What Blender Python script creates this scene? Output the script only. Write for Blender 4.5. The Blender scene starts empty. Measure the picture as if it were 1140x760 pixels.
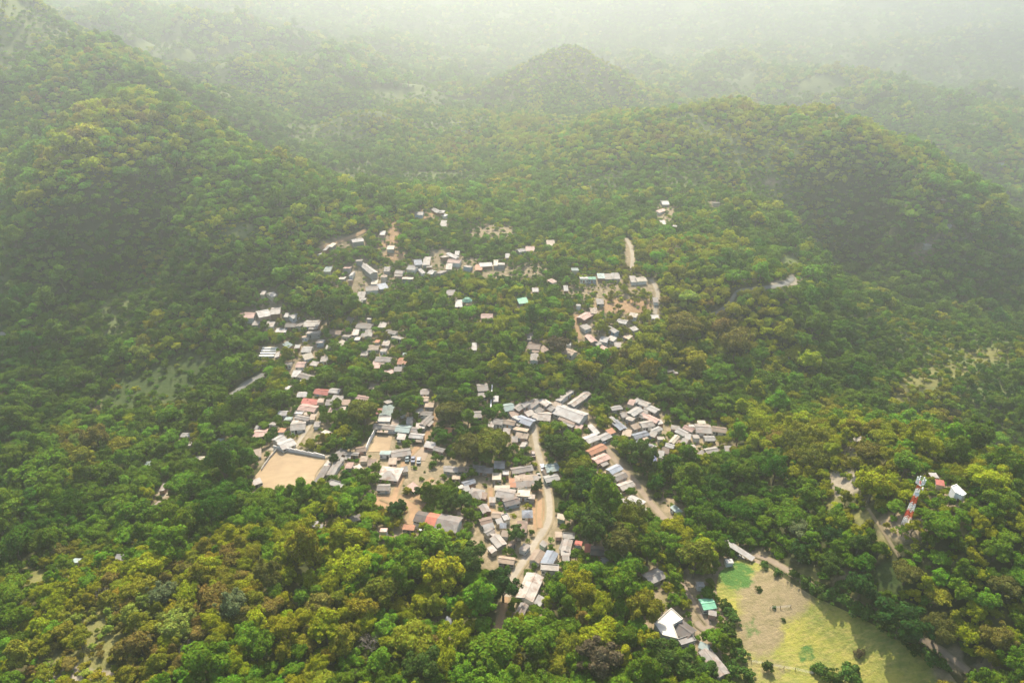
import bpy, bmesh, math, random
import numpy as np
from mathutils import Vector, Matrix

random.seed(11)
RNG = np.random.default_rng(11)
R = math.radians
scene = bpy.context.scene
COL = scene.collection
PI = math.pi

# ------------------------------------------------------------------ camera
CAM = np.array([0.0, 0.0, 180.0])
PITCH = R(28.0)
F = 760.0            # focal length in pixels of the 1140 px wide photograph
cp, sp = math.cos(PITCH), math.sin(PITCH)
cam_d = bpy.data.cameras.new('camera')
cam_o = bpy.data.objects.new('camera', cam_d)
COL.objects.link(cam_o)
cam_o.location = CAM
cam_o.rotation_euler = (R(90) - PITCH, 0, 0)
cam_d.sensor_width = 36
cam_d.lens = 24
cam_d.clip_start = 1
cam_d.clip_end = 20000
scene.camera = cam_o


def ray(u, v):
    u = np.asarray(u, float); v = np.asarray(v, float)
    a = (u - 570) / F; b = (380 - v) / F
    return np.stack([a, cp + b * sp, -sp + b * cp], -1)


def project(x, y, z):
    dx = np.asarray(x) - CAM[0]; dy = np.asarray(y) - CAM[1]; dz = np.asarray(z) - CAM[2]
    d = dy * cp - dz * sp
    d = np.where(np.abs(d) < 1e-3, 1e-3, d)
    upc = dy * sp + dz * cp
    return 570 + F * dx / d, 380 - F * upc / d, d


# ------------------------------------------------------------------ noise
def vnoise(x, y, seed=0):
    xi = np.floor(x).astype(np.int64); yi = np.floor(y).astype(np.int64)
    xf = x - xi; yf = y - yi
    xf = xf * xf * xf * (xf * (xf * 6 - 15) + 10); yf = yf * yf * yf * (yf * (yf * 6 - 15) + 10)

    def h(a, b):
        n = (a * 374761393 + b * 668265263 + seed * 974711) & 0x7fffffff
        n = ((n ^ (n >> 13)) * 1274126177) & 0x7fffffff
        return ((n ^ (n >> 16)) & 0xffff) / 65535.0
    return (h(xi, yi) * (1 - xf) + h(xi + 1, yi) * xf) * (1 - yf) + (h(xi, yi + 1) * (1 - xf) + h(xi + 1, yi + 1) * xf) * yf


def fbm(x, y, seed=0, octv=4):
    x = np.asarray(x, float); y = np.asarray(y, float)
    s = np.zeros_like(x); a = 1.0; t = 0
    for o in range(octv):
        s += a * (vnoise(x * 2 ** o + 17.3 * o, y * 2 ** o - 9.1 * o, seed + o) * 2 - 1); t += a; a *= .5
    return s / t


def ridged(x, y, seed=0, octv=4):
    s = 0; a = 1.0; t = 0
    for o in range(octv):
        s = s + a * (1 - 2 * np.abs(vnoise(x * 2 ** o + 3.3 * o, y * 2 ** o - 5.7 * o, seed + o) * 2 - 1)); t += a; a *= .5
    return s / t


# ------------------------------------------------------------------ terrain
# control points: photo pixel and forward distance (m) -> world point
CTRL = [
    # village spur
    (570, 500, 239), (450, 520, 226), (600, 400, 304), (640, 310, 382), (480, 240, 462), (545, 262, 440), (420, 300, 400),
    (340, 430, 292), (300, 350, 358), (330, 520, 224), (700, 480, 252), (780, 480, 252), (700, 345, 350), (720, 250, 470),
    # foreground
    (150, 690, 139), (40, 750, 122), (300, 640, 158), (450, 660, 158), (620, 680, 152), (750, 700, 143), (560, 610, 180),
    (930, 710, 136), (830, 625, 168), (720, 590, 187), (860, 545, 204), (200, 570, 205),
    # tower ridge on the right
    (1008, 583, 158), (905, 500, 214), (960, 492, 205), (1110, 562, 160), (1040, 525, 181), (1135, 700, 128), (930, 560, 182),
    # valley behind the tower ridge, spur, next valley
    (1100, 490, 268), (1000, 455, 290), (1135, 520, 244), (1040, 420, 312), (1140, 388, 345), (1100, 350, 470), (960, 400, 345), (1000, 300, 500), (1130, 250, 690),
    # middle ridge
    (740, 240, 488), (880, 322, 360), (820, 380, 332), (820, 290, 400), (900, 286, 520), (850, 430, 296),
    (560, 160, 760), (660, 148, 690), (760, 143, 640), (860, 154, 625), (940, 202, 575), (1000, 243, 530),
    (760, 212, 545), (660, 205, 590), (860, 236, 510), (540, 205, 620), (900, 252, 560), (960, 300, 540), (760, 130, 900), (880, 150, 880),
    (760, 118, 1150), (900, 140, 960), (1020, 190, 760), (1100, 160, 900), (1050, 120, 1200),
    # peak
    (632, 138, 1000), (530, 126, 1130), (735, 112, 1130), (560, 96, 1500), (800, 84, 1500), (870, 95, 1400), (950, 100, 1350), (640, 72, 1900), (480, 62, 1900), (420, 60, 1650), (320, 52, 1450), (250, 45, 1300), (900, 60, 2000),
    # left side
    (400, 96, 1000), (300, 84, 980), (490, 126, 960), (420, 180, 690), (330, 180, 660), (500, 200, 655),
    (-40, -30, 760), (60, 30, 700), (110, 68, 620), (160, 104, 560), (210, 152, 505), (250, 195, 468), (290, 235, 435),
    (100, 40, 1150), (180, 85, 980), (60, 140, 540), (0, 120, 580), (100, 220, 430), (0, 250, 420), (0, 330, 375), (150, 300, 425), (220, 250, 420), (250, 120, 900), (310, 200, 640), (340, 150, 800),
    (170, 430, 314), (230, 400, 330), (110, 450, 303), (0, 450, 290), (20, 560, 212), (110, 545, 222), (0, 650, 158),
]
FAR = [(-2500, 1500, 160), (-2500, 3500, 200), (0, 3000, 190), (1200, 3000, 190), (0, 2500, 150), (700, 2500, 150), (-700, 2500, 165), (1500, 2500, 150), (-1200, 2900, 170), (2500, 3500, 150), (2500, 1200, -20), (-900, 100, 60), (900, 100, 10), (0, -150, 20),
       (-400, -100, 40), (400, -100, 20), (0, 6000, 200), (-4500, 5000, 200), (4500, 5000, 200), (-1200, 700, 150), (1100, 600, -10), (4000, 800, 20), (-4000, 800, 120)]


def build_rbf():
    c = np.array(CTRL, float)
    d = ray(c[:, 0], c[:, 1]); t = c[:, 2] / d[:, 1]
    pts = np.concatenate([CAM + d * t[:, None], np.array(FAR, float)], 0)
    # ground lies under the canopy the control points were read from
    pts[:len(c), 2] -= 3.0
    return pts


PTS = build_rbf()
SC = 300.0


def tps_fit(P, lam):
    n = len(P)
    xy = P[:, :2] / SC
    r2 = ((xy[:, None] - xy[None]) ** 2).sum(-1)
    K = np.where(r2 > 0, .5 * r2 * np.log(np.maximum(r2, 1e-12)), 0)
    A = np.zeros((n + 3, n + 3)); A[:n, :n] = K + lam * np.eye(n)
    A[:n, n] = 1; A[:n, n + 1:n + 3] = xy; A[n:, :n] = A[:n, n:].T
    b = np.zeros(n + 3); b[:n] = P[:, 2]
    return np.linalg.solve(A, b)


W_TPS = tps_fit(PTS, .0006)


def base_z(x, y):
    xs = np.ravel(x) / SC; ys = np.ravel(y) / SC
    out = np.zeros_like(xs)
    n = len(PTS)
    P = PTS[:, :2] / SC
    for i in range(0, len(xs), 20000):
        a = xs[i:i + 20000]; b = ys[i:i + 20000]
        r2 = (a[:, None] - P[None, :, 0]) ** 2 + (b[:, None] - P[None, :, 1]) ** 2
        K = np.where(r2 > 1e-12, .5 * r2 * np.log(np.maximum(r2, 1e-12)), 0)
        out[i:i + 20000] = K @ W_TPS[:n] + W_TPS[n] + W_TPS[n + 1] * a + W_TPS[n + 2] * b
    return out.reshape(np.shape(x))


OY = -300.0
NR, NK = 540, 470
RMIN, RMAX, KMAX = 150.0, 6200.0, 1.2
rr = RMIN * (RMAX / RMIN) ** (np.arange(NR) / (NR - 1))
kk = np.linspace(-KMAX, KMAX, NK)
GX = rr[:, None] * kk[None, :]
GY = np.repeat(rr[:, None] + OY, NK, 1)
GZ = base_z(GX, GY)
GZ = np.clip(GZ, -110, 215)
dv = np.hypot(GX - 0, (GY - 300) * .8)
amp = np.clip((dv - 190) / 330, 0, 1)
amp0 = amp * (1 - .95 * np.exp(-((GX - 100) / 260) ** 2 - ((GY - 1050) / 180) ** 2)) * (1 - .5 * np.exp(-((GX + 420) / 260) ** 2 - ((GY - 560) / 230) ** 2))
amp = amp0 * (1 - .9 * np.exp(-((GX - 190) / 290) ** 2 - ((GY - 720) / 220) ** 2))
GZ += amp * (34 * (ridged(GX / 200, GY / 240, 5, 3) - .15) + 10 * fbm(GX / 420, GY / 420, 9, 3)) + amp0 * 21 * (ridged(GX / 88 + 7, GY / 150, 15, 2) - .25)
GZ += np.clip((GY - 950) / 450, 0, 1) * 42 * (ridged(GX / 430, GY / 520, 25, 3)) * np.clip(1 - 1.1 * np.exp(-((GX - 130) / 430) ** 2 - ((GY - 1350) / 420) ** 2), 0, 1)
# the far conical peak
_pk = CAM + ray(632, 52) * (1160 / ray(632, 52)[1])
_pr = np.sqrt((GX - _pk[0]) ** 2 + ((GY - _pk[1]) * .8) ** 2 + 900) - 22
_pa = np.arctan2(GY - _pk[1], GX - _pk[0])
_pz = _pk[2] + 3 - 132 * (_pr / 205) ** 1.0 * (1 + .12 * np.sin(_pa * 5 + 1) + .06 * np.sin(_pa * 9)) + 1.5 * fbm(GX / 40, GY / 40, 77, 3)
_d = np.clip((_pz - GZ) / 12, -20, 20)
GZ = np.maximum(GZ, _pz) + 6 * np.exp(-np.abs(_d))
GZ += (1.2 + 1.0 * amp) * fbm(GX / 55, GY / 55, 3, 3)
# nothing near the camera may stand in its way
GZ = np.where(GY < 500, np.minimum(GZ, 160), GZ)


# how far each point stands above (ridge) or below (gully) its surroundings
def _blur(A, n):
    for ax in (0, 1):
        P_ = np.pad(A, [(n, n) if k == ax else (0, 0) for k in (0, 1)], mode='edge'); C_ = np.cumsum(P_, ax)
        C_ = np.concatenate([np.zeros_like(C_.take([0], ax)), C_], ax); k = 2 * n + 1
        A = (C_.take(range(k, C_.shape[ax]), ax) - C_.take(range(0, C_.shape[ax] - k), ax)) / k
    return A


TPI = (GZ - _blur(_blur(GZ, 12), 12)) / (.018 * (GY - OY))
TPI = np.clip(TPI, -1.5, 1.5)


def hz(x, y, GZ=None):
    if GZ is None: GZ = globals()['GZ']
    x = np.asarray(x, float); y = np.asarray(y, float)
    r = np.clip(y - OY, RMIN * 1.0001, RMAX * .9999)
    fi = np.log(r / RMIN) / math.log(RMAX / RMIN) * (NR - 1)
    fj = np.clip((x / r + KMAX) / (2 * KMAX) * (NK - 1), 0, NK - 1.001)
    i = np.clip(fi.astype(int), 0, NR - 2); j = np.clip(fj.astype(int), 0, NK - 2)
    a = fi - i; b = fj - j
    return (GZ[i, j] * (1 - b) + GZ[i, j + 1] * b) * (1 - a) + (GZ[i + 1, j] * (1 - b) + GZ[i + 1, j + 1] * b) * a


def cast(u, v, lift=0.0):
    """photo pixel -> first point where its ray meets the ground (raised by lift)"""
    u = np.atleast_1d(np.asarray(u, float)); v = np.atleast_1d(np.asarray(v, float))
    d = ray(u, v)
    ts = 90 * (4000 / 90) ** (np.arange(500) / 499)
    lo = np.full(len(u), ts[0]); hi = np.full(len(u), ts[-1]); done = np.zeros(len(u), bool)
    prev = ts[0]
    for t in ts[1:]:
        p = CAM + d * t
        hit = (p[:, 2] < hz(p[:, 0], p[:, 1]) + lift) & ~done
        lo[hit] = prev; hi[hit] = t; done |= hit; prev = t
    for _ in range(24):
        m = (lo + hi) / 2
        p = CAM + d * m[:, None]
        b = p[:, 2] < hz(p[:, 0], p[:, 1]) + lift
        hi = np.where(b, m, hi); lo = np.where(b, lo, m)
    return CAM + d * hi[:, None]


def at(u, v, lift=0.0):
    return cast([u], [v], lift)[0]


# ------------------------------------------------------------------ materials
def new_mat(name):
    m = bpy.data.materials.new(name); m.use_nodes = True
    nt = m.node_tree
    for n in list(nt.nodes): nt.nodes.remove(n)
    return m, nt


def N(nt, t, **kw):
    n = nt.nodes.new(t)
    for k, v in kw.items():
        if hasattr(n, k): setattr(n, k, v)
    return n


def ramp(nt, fac, stops):
    r = nt.nodes.new('ShaderNodeValToRGB')
    e = r.color_ramp.elements
    while len(e) > 1: e.remove(e[-1])
    e[0].position = stops[0][0]; e[0].color = (*stops[0][1], 1)
    for p, c in stops[1:]:
        x = e.new(p); x.color = (*c, 1)
    nt.links.new(fac, r.inputs[0])
    return r.outputs[0]


def mixc(nt, fac, a, b, mode='MIX'):
    n = nt.nodes.new('ShaderNodeMix'); n.data_type = 'RGBA'; n.blend_type = mode
    for s, v in ((n.inputs[0], fac), (n.inputs[6], a), (n.inputs[7], b)):
        if isinstance(v, (int, float)): s.default_value = v
        elif isinstance(v, tuple): s.default_value = (*v, 1)
        else: nt.links.new(v, s)
    return n.outputs[2]


def math_n(nt, op, a, b=None, c=None):
    n = nt.nodes.new('ShaderNodeMath'); n.operation = op
    for i, v in enumerate((a, b, c)):
        if v is None: continue
        if isinstance(v, (int, float)): n.inputs[i].default_value = v
        else: nt.links.new(v, n.inputs[i])
    return n.outputs[0]


def noise(nt, vec, scale, detail=3, rough=.55):
    n = nt.nodes.new('ShaderNodeTexNoise'); n.inputs['Scale'].default_value = scale
    n.inputs['Detail'].default_value = detail; n.inputs['Roughness'].default_value = rough
    if vec is not None: nt.links.new(vec, n.inputs['Vector'])
    return n.outputs['Fac']


def bsdf(nt, col, rough=.8, metal=0.0, spec=.3, bump=None, bstr=.4, bdist=.1):
    b = nt.nodes.new('ShaderNodeBsdfPrincipled')
    if isinstance(col, tuple): b.inputs['Base Color'].default_value = (*col, 1)
    else: nt.links.new(col, b.inputs['Base Color'])
    if isinstance(rough, (int, float)): b.inputs['Roughness'].default_value = rough
    else: nt.links.new(rough, b.inputs['Roughness'])
    b.inputs['Metallic'].default_value = metal
    b.inputs['Specular IOR Level'].default_value = spec
    if bump is not None:
        bn = nt.nodes.new('ShaderNodeBump'); bn.inputs['Strength'].default_value = bstr; bn.inputs['Distance'].default_value = bdist
        nt.links.new(bump, bn.inputs['Height']); nt.links.new(bn.outputs[0], b.inputs['Normal'])
    o = nt.nodes.new('ShaderNodeOutputMaterial')
    nt.links.new(b.outputs[0], o.inputs['Surface'])
    return b


def roof_mat(name, base, rust=(.19, .10, .06), rustamt=.35, streak=.25):
    m, nt = new_mat(name)
    tc = N(nt, 'ShaderNodeTexCoord'); oi = N(nt, 'ShaderNodeObjectInfo')
    off = N(nt, 'ShaderNodeVectorMath', operation='ADD')
    nt.links.new(tc.outputs['Object'], off.inputs[0])
    sc = N(nt, 'ShaderNodeVectorMath', operation='SCALE'); sc.inputs['Scale'].default_value = 400
    cmb = N(nt, 'ShaderNodeCombineXYZ')
    for i in range(3): nt.links.new(oi.outputs['Random'], cmb.inputs[i])
    nt.links.new(cmb.outputs[0], sc.inputs[0]); nt.links.new(sc.outputs[0], off.inputs[1])
    v = off.outputs[0]
    # separate sheets laid at different times
    sheet = N(nt, 'ShaderNodeTexVoronoi', feature='F1', distance='CHEBYCHEV'); sheet.inputs['Scale'].default_value = .55
    nt.links.new(v, sheet.inputs['Vector'])
    sh = N(nt, 'ShaderNodeSeparateColor'); nt.links.new(sheet.outputs['Color'], sh.inputs[0])
    n1 = noise(nt, v, .45, 5, .65); n2 = noise(nt, v, 2.2, 3, .6)
    mp = N(nt, 'ShaderNodeMapping'); mp.inputs['Scale'].default_value = (3.0, .35, 1); nt.links.new(v, mp.inputs[0])
    n3 = noise(nt, mp.outputs[0], 1.6, 3, .6)
    c = mixc(nt, math_n(nt, 'MULTIPLY', sh.outputs[0], min(1, streak * 2.2)), base, tuple(x * .55 for x in base))
    c = mixc(nt, math_n(nt, 'MULTIPLY', n3, streak), c, tuple(min(1, x * .35) for x in base))
    rf = ramp(nt, n1, [(.46, (0, 0, 0)), (.66, (1, 1, 1))])
    c = mixc(nt, math_n(nt, 'MULTIPLY', rf, min(1, rustamt * 1.5)), c, rust)
    c = mixc(nt, math_n(nt, 'MULTIPLY', ramp(nt, n2, [(.55, (0, 0, 0)), (.75, (1, 1, 1))]), .35), c, tuple(x * .5 for x in base))
    hv = N(nt, 'ShaderNodeHueSaturation'); nt.links.new(c, hv.inputs['Color'])
    nt.links.new(math_n(nt, 'MULTIPLY_ADD', oi.outputs['Random'], .55, .55), hv.inputs['Value'])
    wv = N(nt, 'ShaderNodeTexWave', wave_type='BANDS', bands_direction='X'); wv.inputs['Scale'].default_value = 1.2
    nt.links.new(tc.outputs['Object'], wv.inputs['Vector'])
    bsdf(nt, hv.outputs[0], .6, 0, .35, wv.outputs['Fac'], .5, .06)
    return m


def plain_mat(name, base, var=.35, scale=1.0, rough=.85, dirt=(.16, .12, .08), dirtamt=.35):
    m, nt = new_mat(name)
    tc = N(nt, 'ShaderNodeTexCoord')
    n1 = noise(nt, tc.outputs['Object'], scale, 5, .65); n2 = noise(nt, tc.outputs['Object'], scale * 5, 3, .6)
    c = mixc(nt, math_n(nt, 'MULTIPLY', n2, var), base, tuple(x * .5 for x in base))
    c = mixc(nt, math_n(nt, 'MULTIPLY', ramp(nt, n1, [(.45, (0, 0, 0)), (.75, (1, 1, 1))]), dirtamt), c, dirt)
    bsdf(nt, c, rough, 0, .25, n2, .3, .05)
    return m


ROOF = {
    'w': ('white', (.41, .395, .37), .22, .35), 'c': ('cream', (.48, .42, .32), .2, .25), 'l': ('light grey', (.34, .315, .28), .3, .35),
    'g': ('grey', (.28, .255, .23), .3, .4), 'd': ('dark grey', (.14, .125, .115), .3, .4), 'b': ('blue grey', (.30, .34, .40), .2, .35),
    't': ('teal grey', (.28, .37, .35), .2, .35), 'n': ('tan', (.42, .32, .23), .35, .4), 'k': ('brown', (.24, .165, .12), .4, .4),
    'o': ('orange', (.55, .23, .11), .2, .3), 'p': ('pink', (.56, .36, .30), .25, .35), 'r': ('red', (.40, .10, .075), .25, .3),
    'G': ('green', (.16, .42, .26), .1, .25), 'B': ('blue', (.10, .13, .34), .1, .2), 'u': ('purple', (.26, .17, .36), .1, .2),
    'x': ('weathered pale', (.52, .47, .41), .45, .5),
}
ROOFM = {k: roof_mat(v[0].replace(' ', '_') + '_sheet_roofing', v[1], rustamt=v[2], streak=v[3]) for k, v in ROOF.items()}
WALLM = [plain_mat('painted_render', (.70, .68, .62)), plain_mat('cream_render', (.58, .50, .38)), plain_mat('block_wall', (.33, .31, .28)),
         plain_mat('pink_render', (.52, .33, .26)), plain_mat('brick_wall', (.30, .16, .10)), plain_mat('blue_render', (.36, .44, .50)), plain_mat('green_render', (.30, .40, .30))]
M_WHITE = plain_mat('white_concrete', (.76, .75, .71), .2, .4, .8, (.3, .26, .2), .3)
M_CREAM = plain_mat('cream_concrete', (.56, .52, .45), .3, .35, .8, (.3, .26, .2), .5)
M_CONC = plain_mat('grey_concrete', (.42, .40, .36), .3, .6)
M_WOOD = plain_mat('weathered_wood', (.22, .15, .09), .4, 2)
M_DARK = plain_mat('dark_glass', (.03, .035, .04), .2, 2, .3)
M_RED = plain_mat('red_paint', (.62, .085, .04), .15, 1, .5, (.2, .08, .05), .15)
M_WPAINT = plain_mat('white_paint', (.80, .80, .78), .1, 1, .5, (.4, .35, .3), .15)
M_TYRE = plain_mat('tyre_rubber', (.02, .02, .02), .2, 2)
M_BARK = plain_mat('bark', (.13, .10, .07), .5, 1.5, .95)
M_GREYBARK = plain_mat('grey_bark', (.24, .21, .18), .4, 1.5, .95)
M_STEEL = plain_mat('galvanised_steel', (.5, .5, .5), .2, 2, .5)


def leaf_mat():
    m, nt = new_mat('leaves')
    at_ = N(nt, 'ShaderNodeAttribute', attribute_type='INSTANCER', attribute_name='leafcol')
    geo = N(nt, 'ShaderNodeNewGeometry')
    hs = N(nt, 'ShaderNodeHueSaturation')
    nt.links.new(at_.outputs['Color'], hs.inputs['Color'])
    rnd = geo.outputs['Random Per Island']
    nt.links.new(math_n(nt, 'MULTIPLY_ADD', rnd, .8, .6), hs.inputs['Value'])
    nt.links.new(math_n(nt, 'MULTIPLY_ADD', rnd, .05, .475), hs.inputs['Hue'])
    d = N(nt, 'ShaderNodeBsdfDiffuse'); t = N(nt, 'ShaderNodeBsdfTranslucent')
    nt.links.new(hs.outputs[0], d.inputs[0])
    br = mixc(nt, .5, hs.outputs[0], (1.0, 1.0, .25), 'MULTIPLY')
    nt.links.new(br, t.inputs[0])
    mx = N(nt, 'ShaderNodeMixShader'); mx.inputs[0].default_value = .32
    nt.links.new(d.outputs[0], mx.inputs[1]); nt.links.new(t.outputs[0], mx.inputs[2])
    o = N(nt, 'ShaderNodeOutputMaterial'); nt.links.new(mx.outputs[0], o.inputs['Surface'])
    return m


M_LEAF = leaf_mat()


# ------------------------------------------------------------------ object helpers
def tag(o, label=None, cat=None, group=None, kind=None):
    if label: o['label'] = label
    if cat: o['category'] = cat
    if group: o['group'] = group
    if kind: o['kind'] = kind
    return o


def link_mesh(name, me, parent=None):
    o = bpy.data.objects.new(name, me); COL.objects.link(o)
    if parent is not None: o.parent = parent
    return o


def empty(name, loc, rz=0.0):
    o = bpy.data.objects.new(name, None); COL.objects.link(o)
    o.empty_display_size = 1
    o.location = loc; o.rotation_euler = (0, 0, rz)
    return o


class MB:
    """collects polygons and links them as one mesh object"""
    def __init__(s): s.v = []; s.f = []; s.mi = []

    def poly(s, pts, mi=0):
        b = len(s.v); s.v += [tuple(p) for p in pts]; s.f.append(tuple(range(b, b + len(pts)))); s.mi.append(mi)

    def box(s, x0, x1, y0, y1, z0, z1, mi=0):
        b = len(s.v)
        s.v += [(x0, y0, z0), (x1, y0, z0), (x1, y1, z0), (x0, y1, z0), (x0, y0, z1), (x1, y0, z1), (x1, y1, z1), (x0, y1, z1)]
        for f in ((3, 2, 1, 0), (4, 5, 6, 7), (0, 1, 5, 4), (1, 2, 6, 5), (2, 3, 7, 6), (3, 0, 4, 7)):
            s.f.append(tuple(b + i for i in f)); s.mi.append(mi)

    def slab(s, quad, th, mi=0):
        """a sheet of thickness th under the four points"""
        q = [Vector(p) for p in quad]
        n = (q[1] - q[0]).cross(q[2] - q[0]).normalized()
        if n.z < 0: q.reverse(); n = -n
        lo = [p - n * th for p in q]
        b = len(s.v); k = len(q)
        s.v += [tuple(p) for p in q] + [tuple(p) for p in lo]
        s.f.append(tuple(b + i for i in range(k))); s.mi.append(mi)
        s.f.append(tuple(b + k + i for i in reversed(range(k)))); s.mi.append(mi)
        for i in range(k):
            j = (i + 1) % k
            s.f.append((b + i, b + k + i, b + k + j, b + j)); s.mi.append(mi)

    def tube(s, a, b_, ra, rb, n=5, mi=0, cap=False):
        a = Vector(a); b_ = Vector(b_); d = (b_ - a)
        if d.length < 1e-6: return
        d.normalize(); x = d.orthogonal().normalized(); y = d.cross(x)
        k = len(s.v)
        for p, r in ((a, ra), (b_, rb)):
            for i in range(n):
                w = 2 * PI * i / n
                s.v.append(tuple(p + x * math.cos(w) * r + y * math.sin(w) * r))
        for i in range(n):
            j = (i + 1) % n
            s.f.append((k + i, k + j, k + n + j, k + n + i)); s.mi.append(mi)
        if cap:
            s.f.append(tuple(k + n + i for i in range(n))); s.mi.append(mi)

    def mesh(s, name, mats):
        me = bpy.data.meshes.new(name)
        me.from_pydata(s.v, [], s.f)
        for m in (mats if isinstance(mats, (list, tuple)) else [mats]): me.materials.append(m)
        if any(s.mi): me.polygons.foreach_set('material_index', s.mi)
        me.update()
        return me

    def build(s, name, mats, parent=None):
        return link_mesh(name, s.mesh(name, mats), parent)


# ------------------------------------------------------------------ ground masks (measured on the photograph, laid on the ground)
# kind: d = bare dirt, o = orange dirt, g = short green grass, y = dry yellow grass, s = pale rock, e = grey-green scrub
def glade(x, y):
    """grassy openings in the far woods"""
    x = np.asarray(x, float); y = np.asarray(y, float)
    far = np.clip((np.hypot(x, (y - 290) * .9) - 190) / 60, 0, 1)
    return np.clip((fbm(x / 75, y / 95, 55, 4) - .20) / .10, 0, 1) * far


PATCH = [
    (1078, 590, 16, 7, 'y'), (1020, 612, 10, 8, 'y'), (945, 505, 12, 7, 'y'), (1062, 625, 14, 7, 'y'), (975, 515, 14, 6, 'y'),
    (905, 640, 24, 10, 'y'), (950, 660, 22, 9, 'y'), (985, 676, 14, 8, 'y'),
    (545, 256, 34, 10, 'd'), (438, 256, 9, 17, 'o'), (440, 284, 14, 6, 'o'), (425, 272, 9, 5, 'o'), (385, 268, 26, 6, 'd'), (475, 238, 14, 5, 'o'), (490, 285, 14, 12, 'd'),
    (520, 292, 22, 8, 'd'), (560, 303, 34, 8, 'd'), (676, 324, 44, 10, 'd'), (694, 341, 34, 9, 'o'), (712, 312, 10, 8, 'd'), (590, 300, 22, 8, 'd'),
    (268, 256, 20, 9, 'e'), (170, 428, 52, 22, 'g'), (208, 404, 32, 14, 'g'), (130, 446, 26, 12, 'g'), (105, 452, 8, 7, 'd'), (188, 445, 20, 9, 'y'),
    (1050, 412, 40, 8, 'y'), (1024, 424, 26, 9, 'y'), (1105, 396, 32, 8, 'y'), (1000, 442, 14, 7, 'y'), (980, 405, 8, 4, 'y'),
    (938, 538, 20, 16, 's'), (925, 560, 14, 10, 'y'), (958, 575, 14, 10, 'y'), (985, 600, 10, 12, 'y'), (996, 642, 26, 18, 'g'), (1034, 640, 8, 14, 'y'), (960, 668, 12, 7, 'y'),
    (935, 640, 12, 6, 'd'), (1060, 735, 20, 10, 'd'), (1100, 745, 18, 10, 'd'), (1110, 700, 20, 20, 'y'), (1040, 690, 16, 8, 'y'),
    (90, 752, 58, 9, 's'), (120, 712, 30, 12, 'y'), (35, 640, 24, 12, 'y'), (105, 690, 20, 14, 'y'), (95, 735, 30, 12, 'y'), (50, 730, 26, 10, 'y'),
    (886, 311, 8, 6, 's'), (870, 316, 14, 4, 's'), (858, 203, 9, 4, 'd'), (880, 288, 10, 7, 'e'), (797, 226, 8, 4, 'd'), (740, 235, 12, 14, 'd'), (700, 280, 6, 16, 'd'),
    (745, 560, 10, 22, 'd'), (436, 558, 26, 8, 'o'), (462, 566, 10, 20, 'o'), (430, 590, 18, 6, 'd'), (455, 588, 14, 5, 'o'),
    (545, 620, 16, 20, 'd'), (530, 600, 12, 18, 'd'), (600, 570, 8, 24, 'o'), (580, 580, 24, 16, 'd'), (575, 560, 16, 8, 'y'), (618, 592, 10, 5, 'd'), (545, 545, 24, 14, 'd'),
    (470, 530, 36, 20, 'd'), (420, 500, 30, 16, 'd'), (340, 480, 14, 16, 'd'), (500, 520, 30, 10, 'd'), (565, 480, 22, 10, 'd'), (720, 470, 34, 22, 'd'), (780, 480, 30, 14, 'd'), (672, 505, 16, 26, 'd'),
    (630, 460, 30, 12, 'd'), (590, 460, 24, 14, 'd'), (475, 460, 12, 16, 'd'), (636, 392, 12, 9, 'd'), (655, 365, 10, 18, 'd'), (676, 380, 14, 10, 'd'), (410, 310, 26, 18, 'd'),
    (345, 385, 22, 10, 'y'), (300, 392, 16, 8, 'd'), (330, 410, 12, 14, 'd'), (182, 545, 8, 10, 's'), (640, 450, 16, 8, 'd'), (770, 650, 14, 20, 'd'), (738, 665, 18, 10, 'y'), (815, 690, 12, 20, 'y'),
    (560, 690, 6, 24, 'd'), (725, 318, 8, 10, 'd'),
]
KINDS = 'dogyse'


def patch_masks(u, v):
    out = np.zeros((6,) + np.shape(u))
    for (pu, pv, ru, rv, k) in PATCH:
        d = ((u - pu) / ru) ** 2 + ((v - pv) / rv) ** 2
        out[KINDS.index(k)] = np.maximum(out[KINDS.index(k)], np.clip(1.5 - d, 0, 1))
    return out


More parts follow.
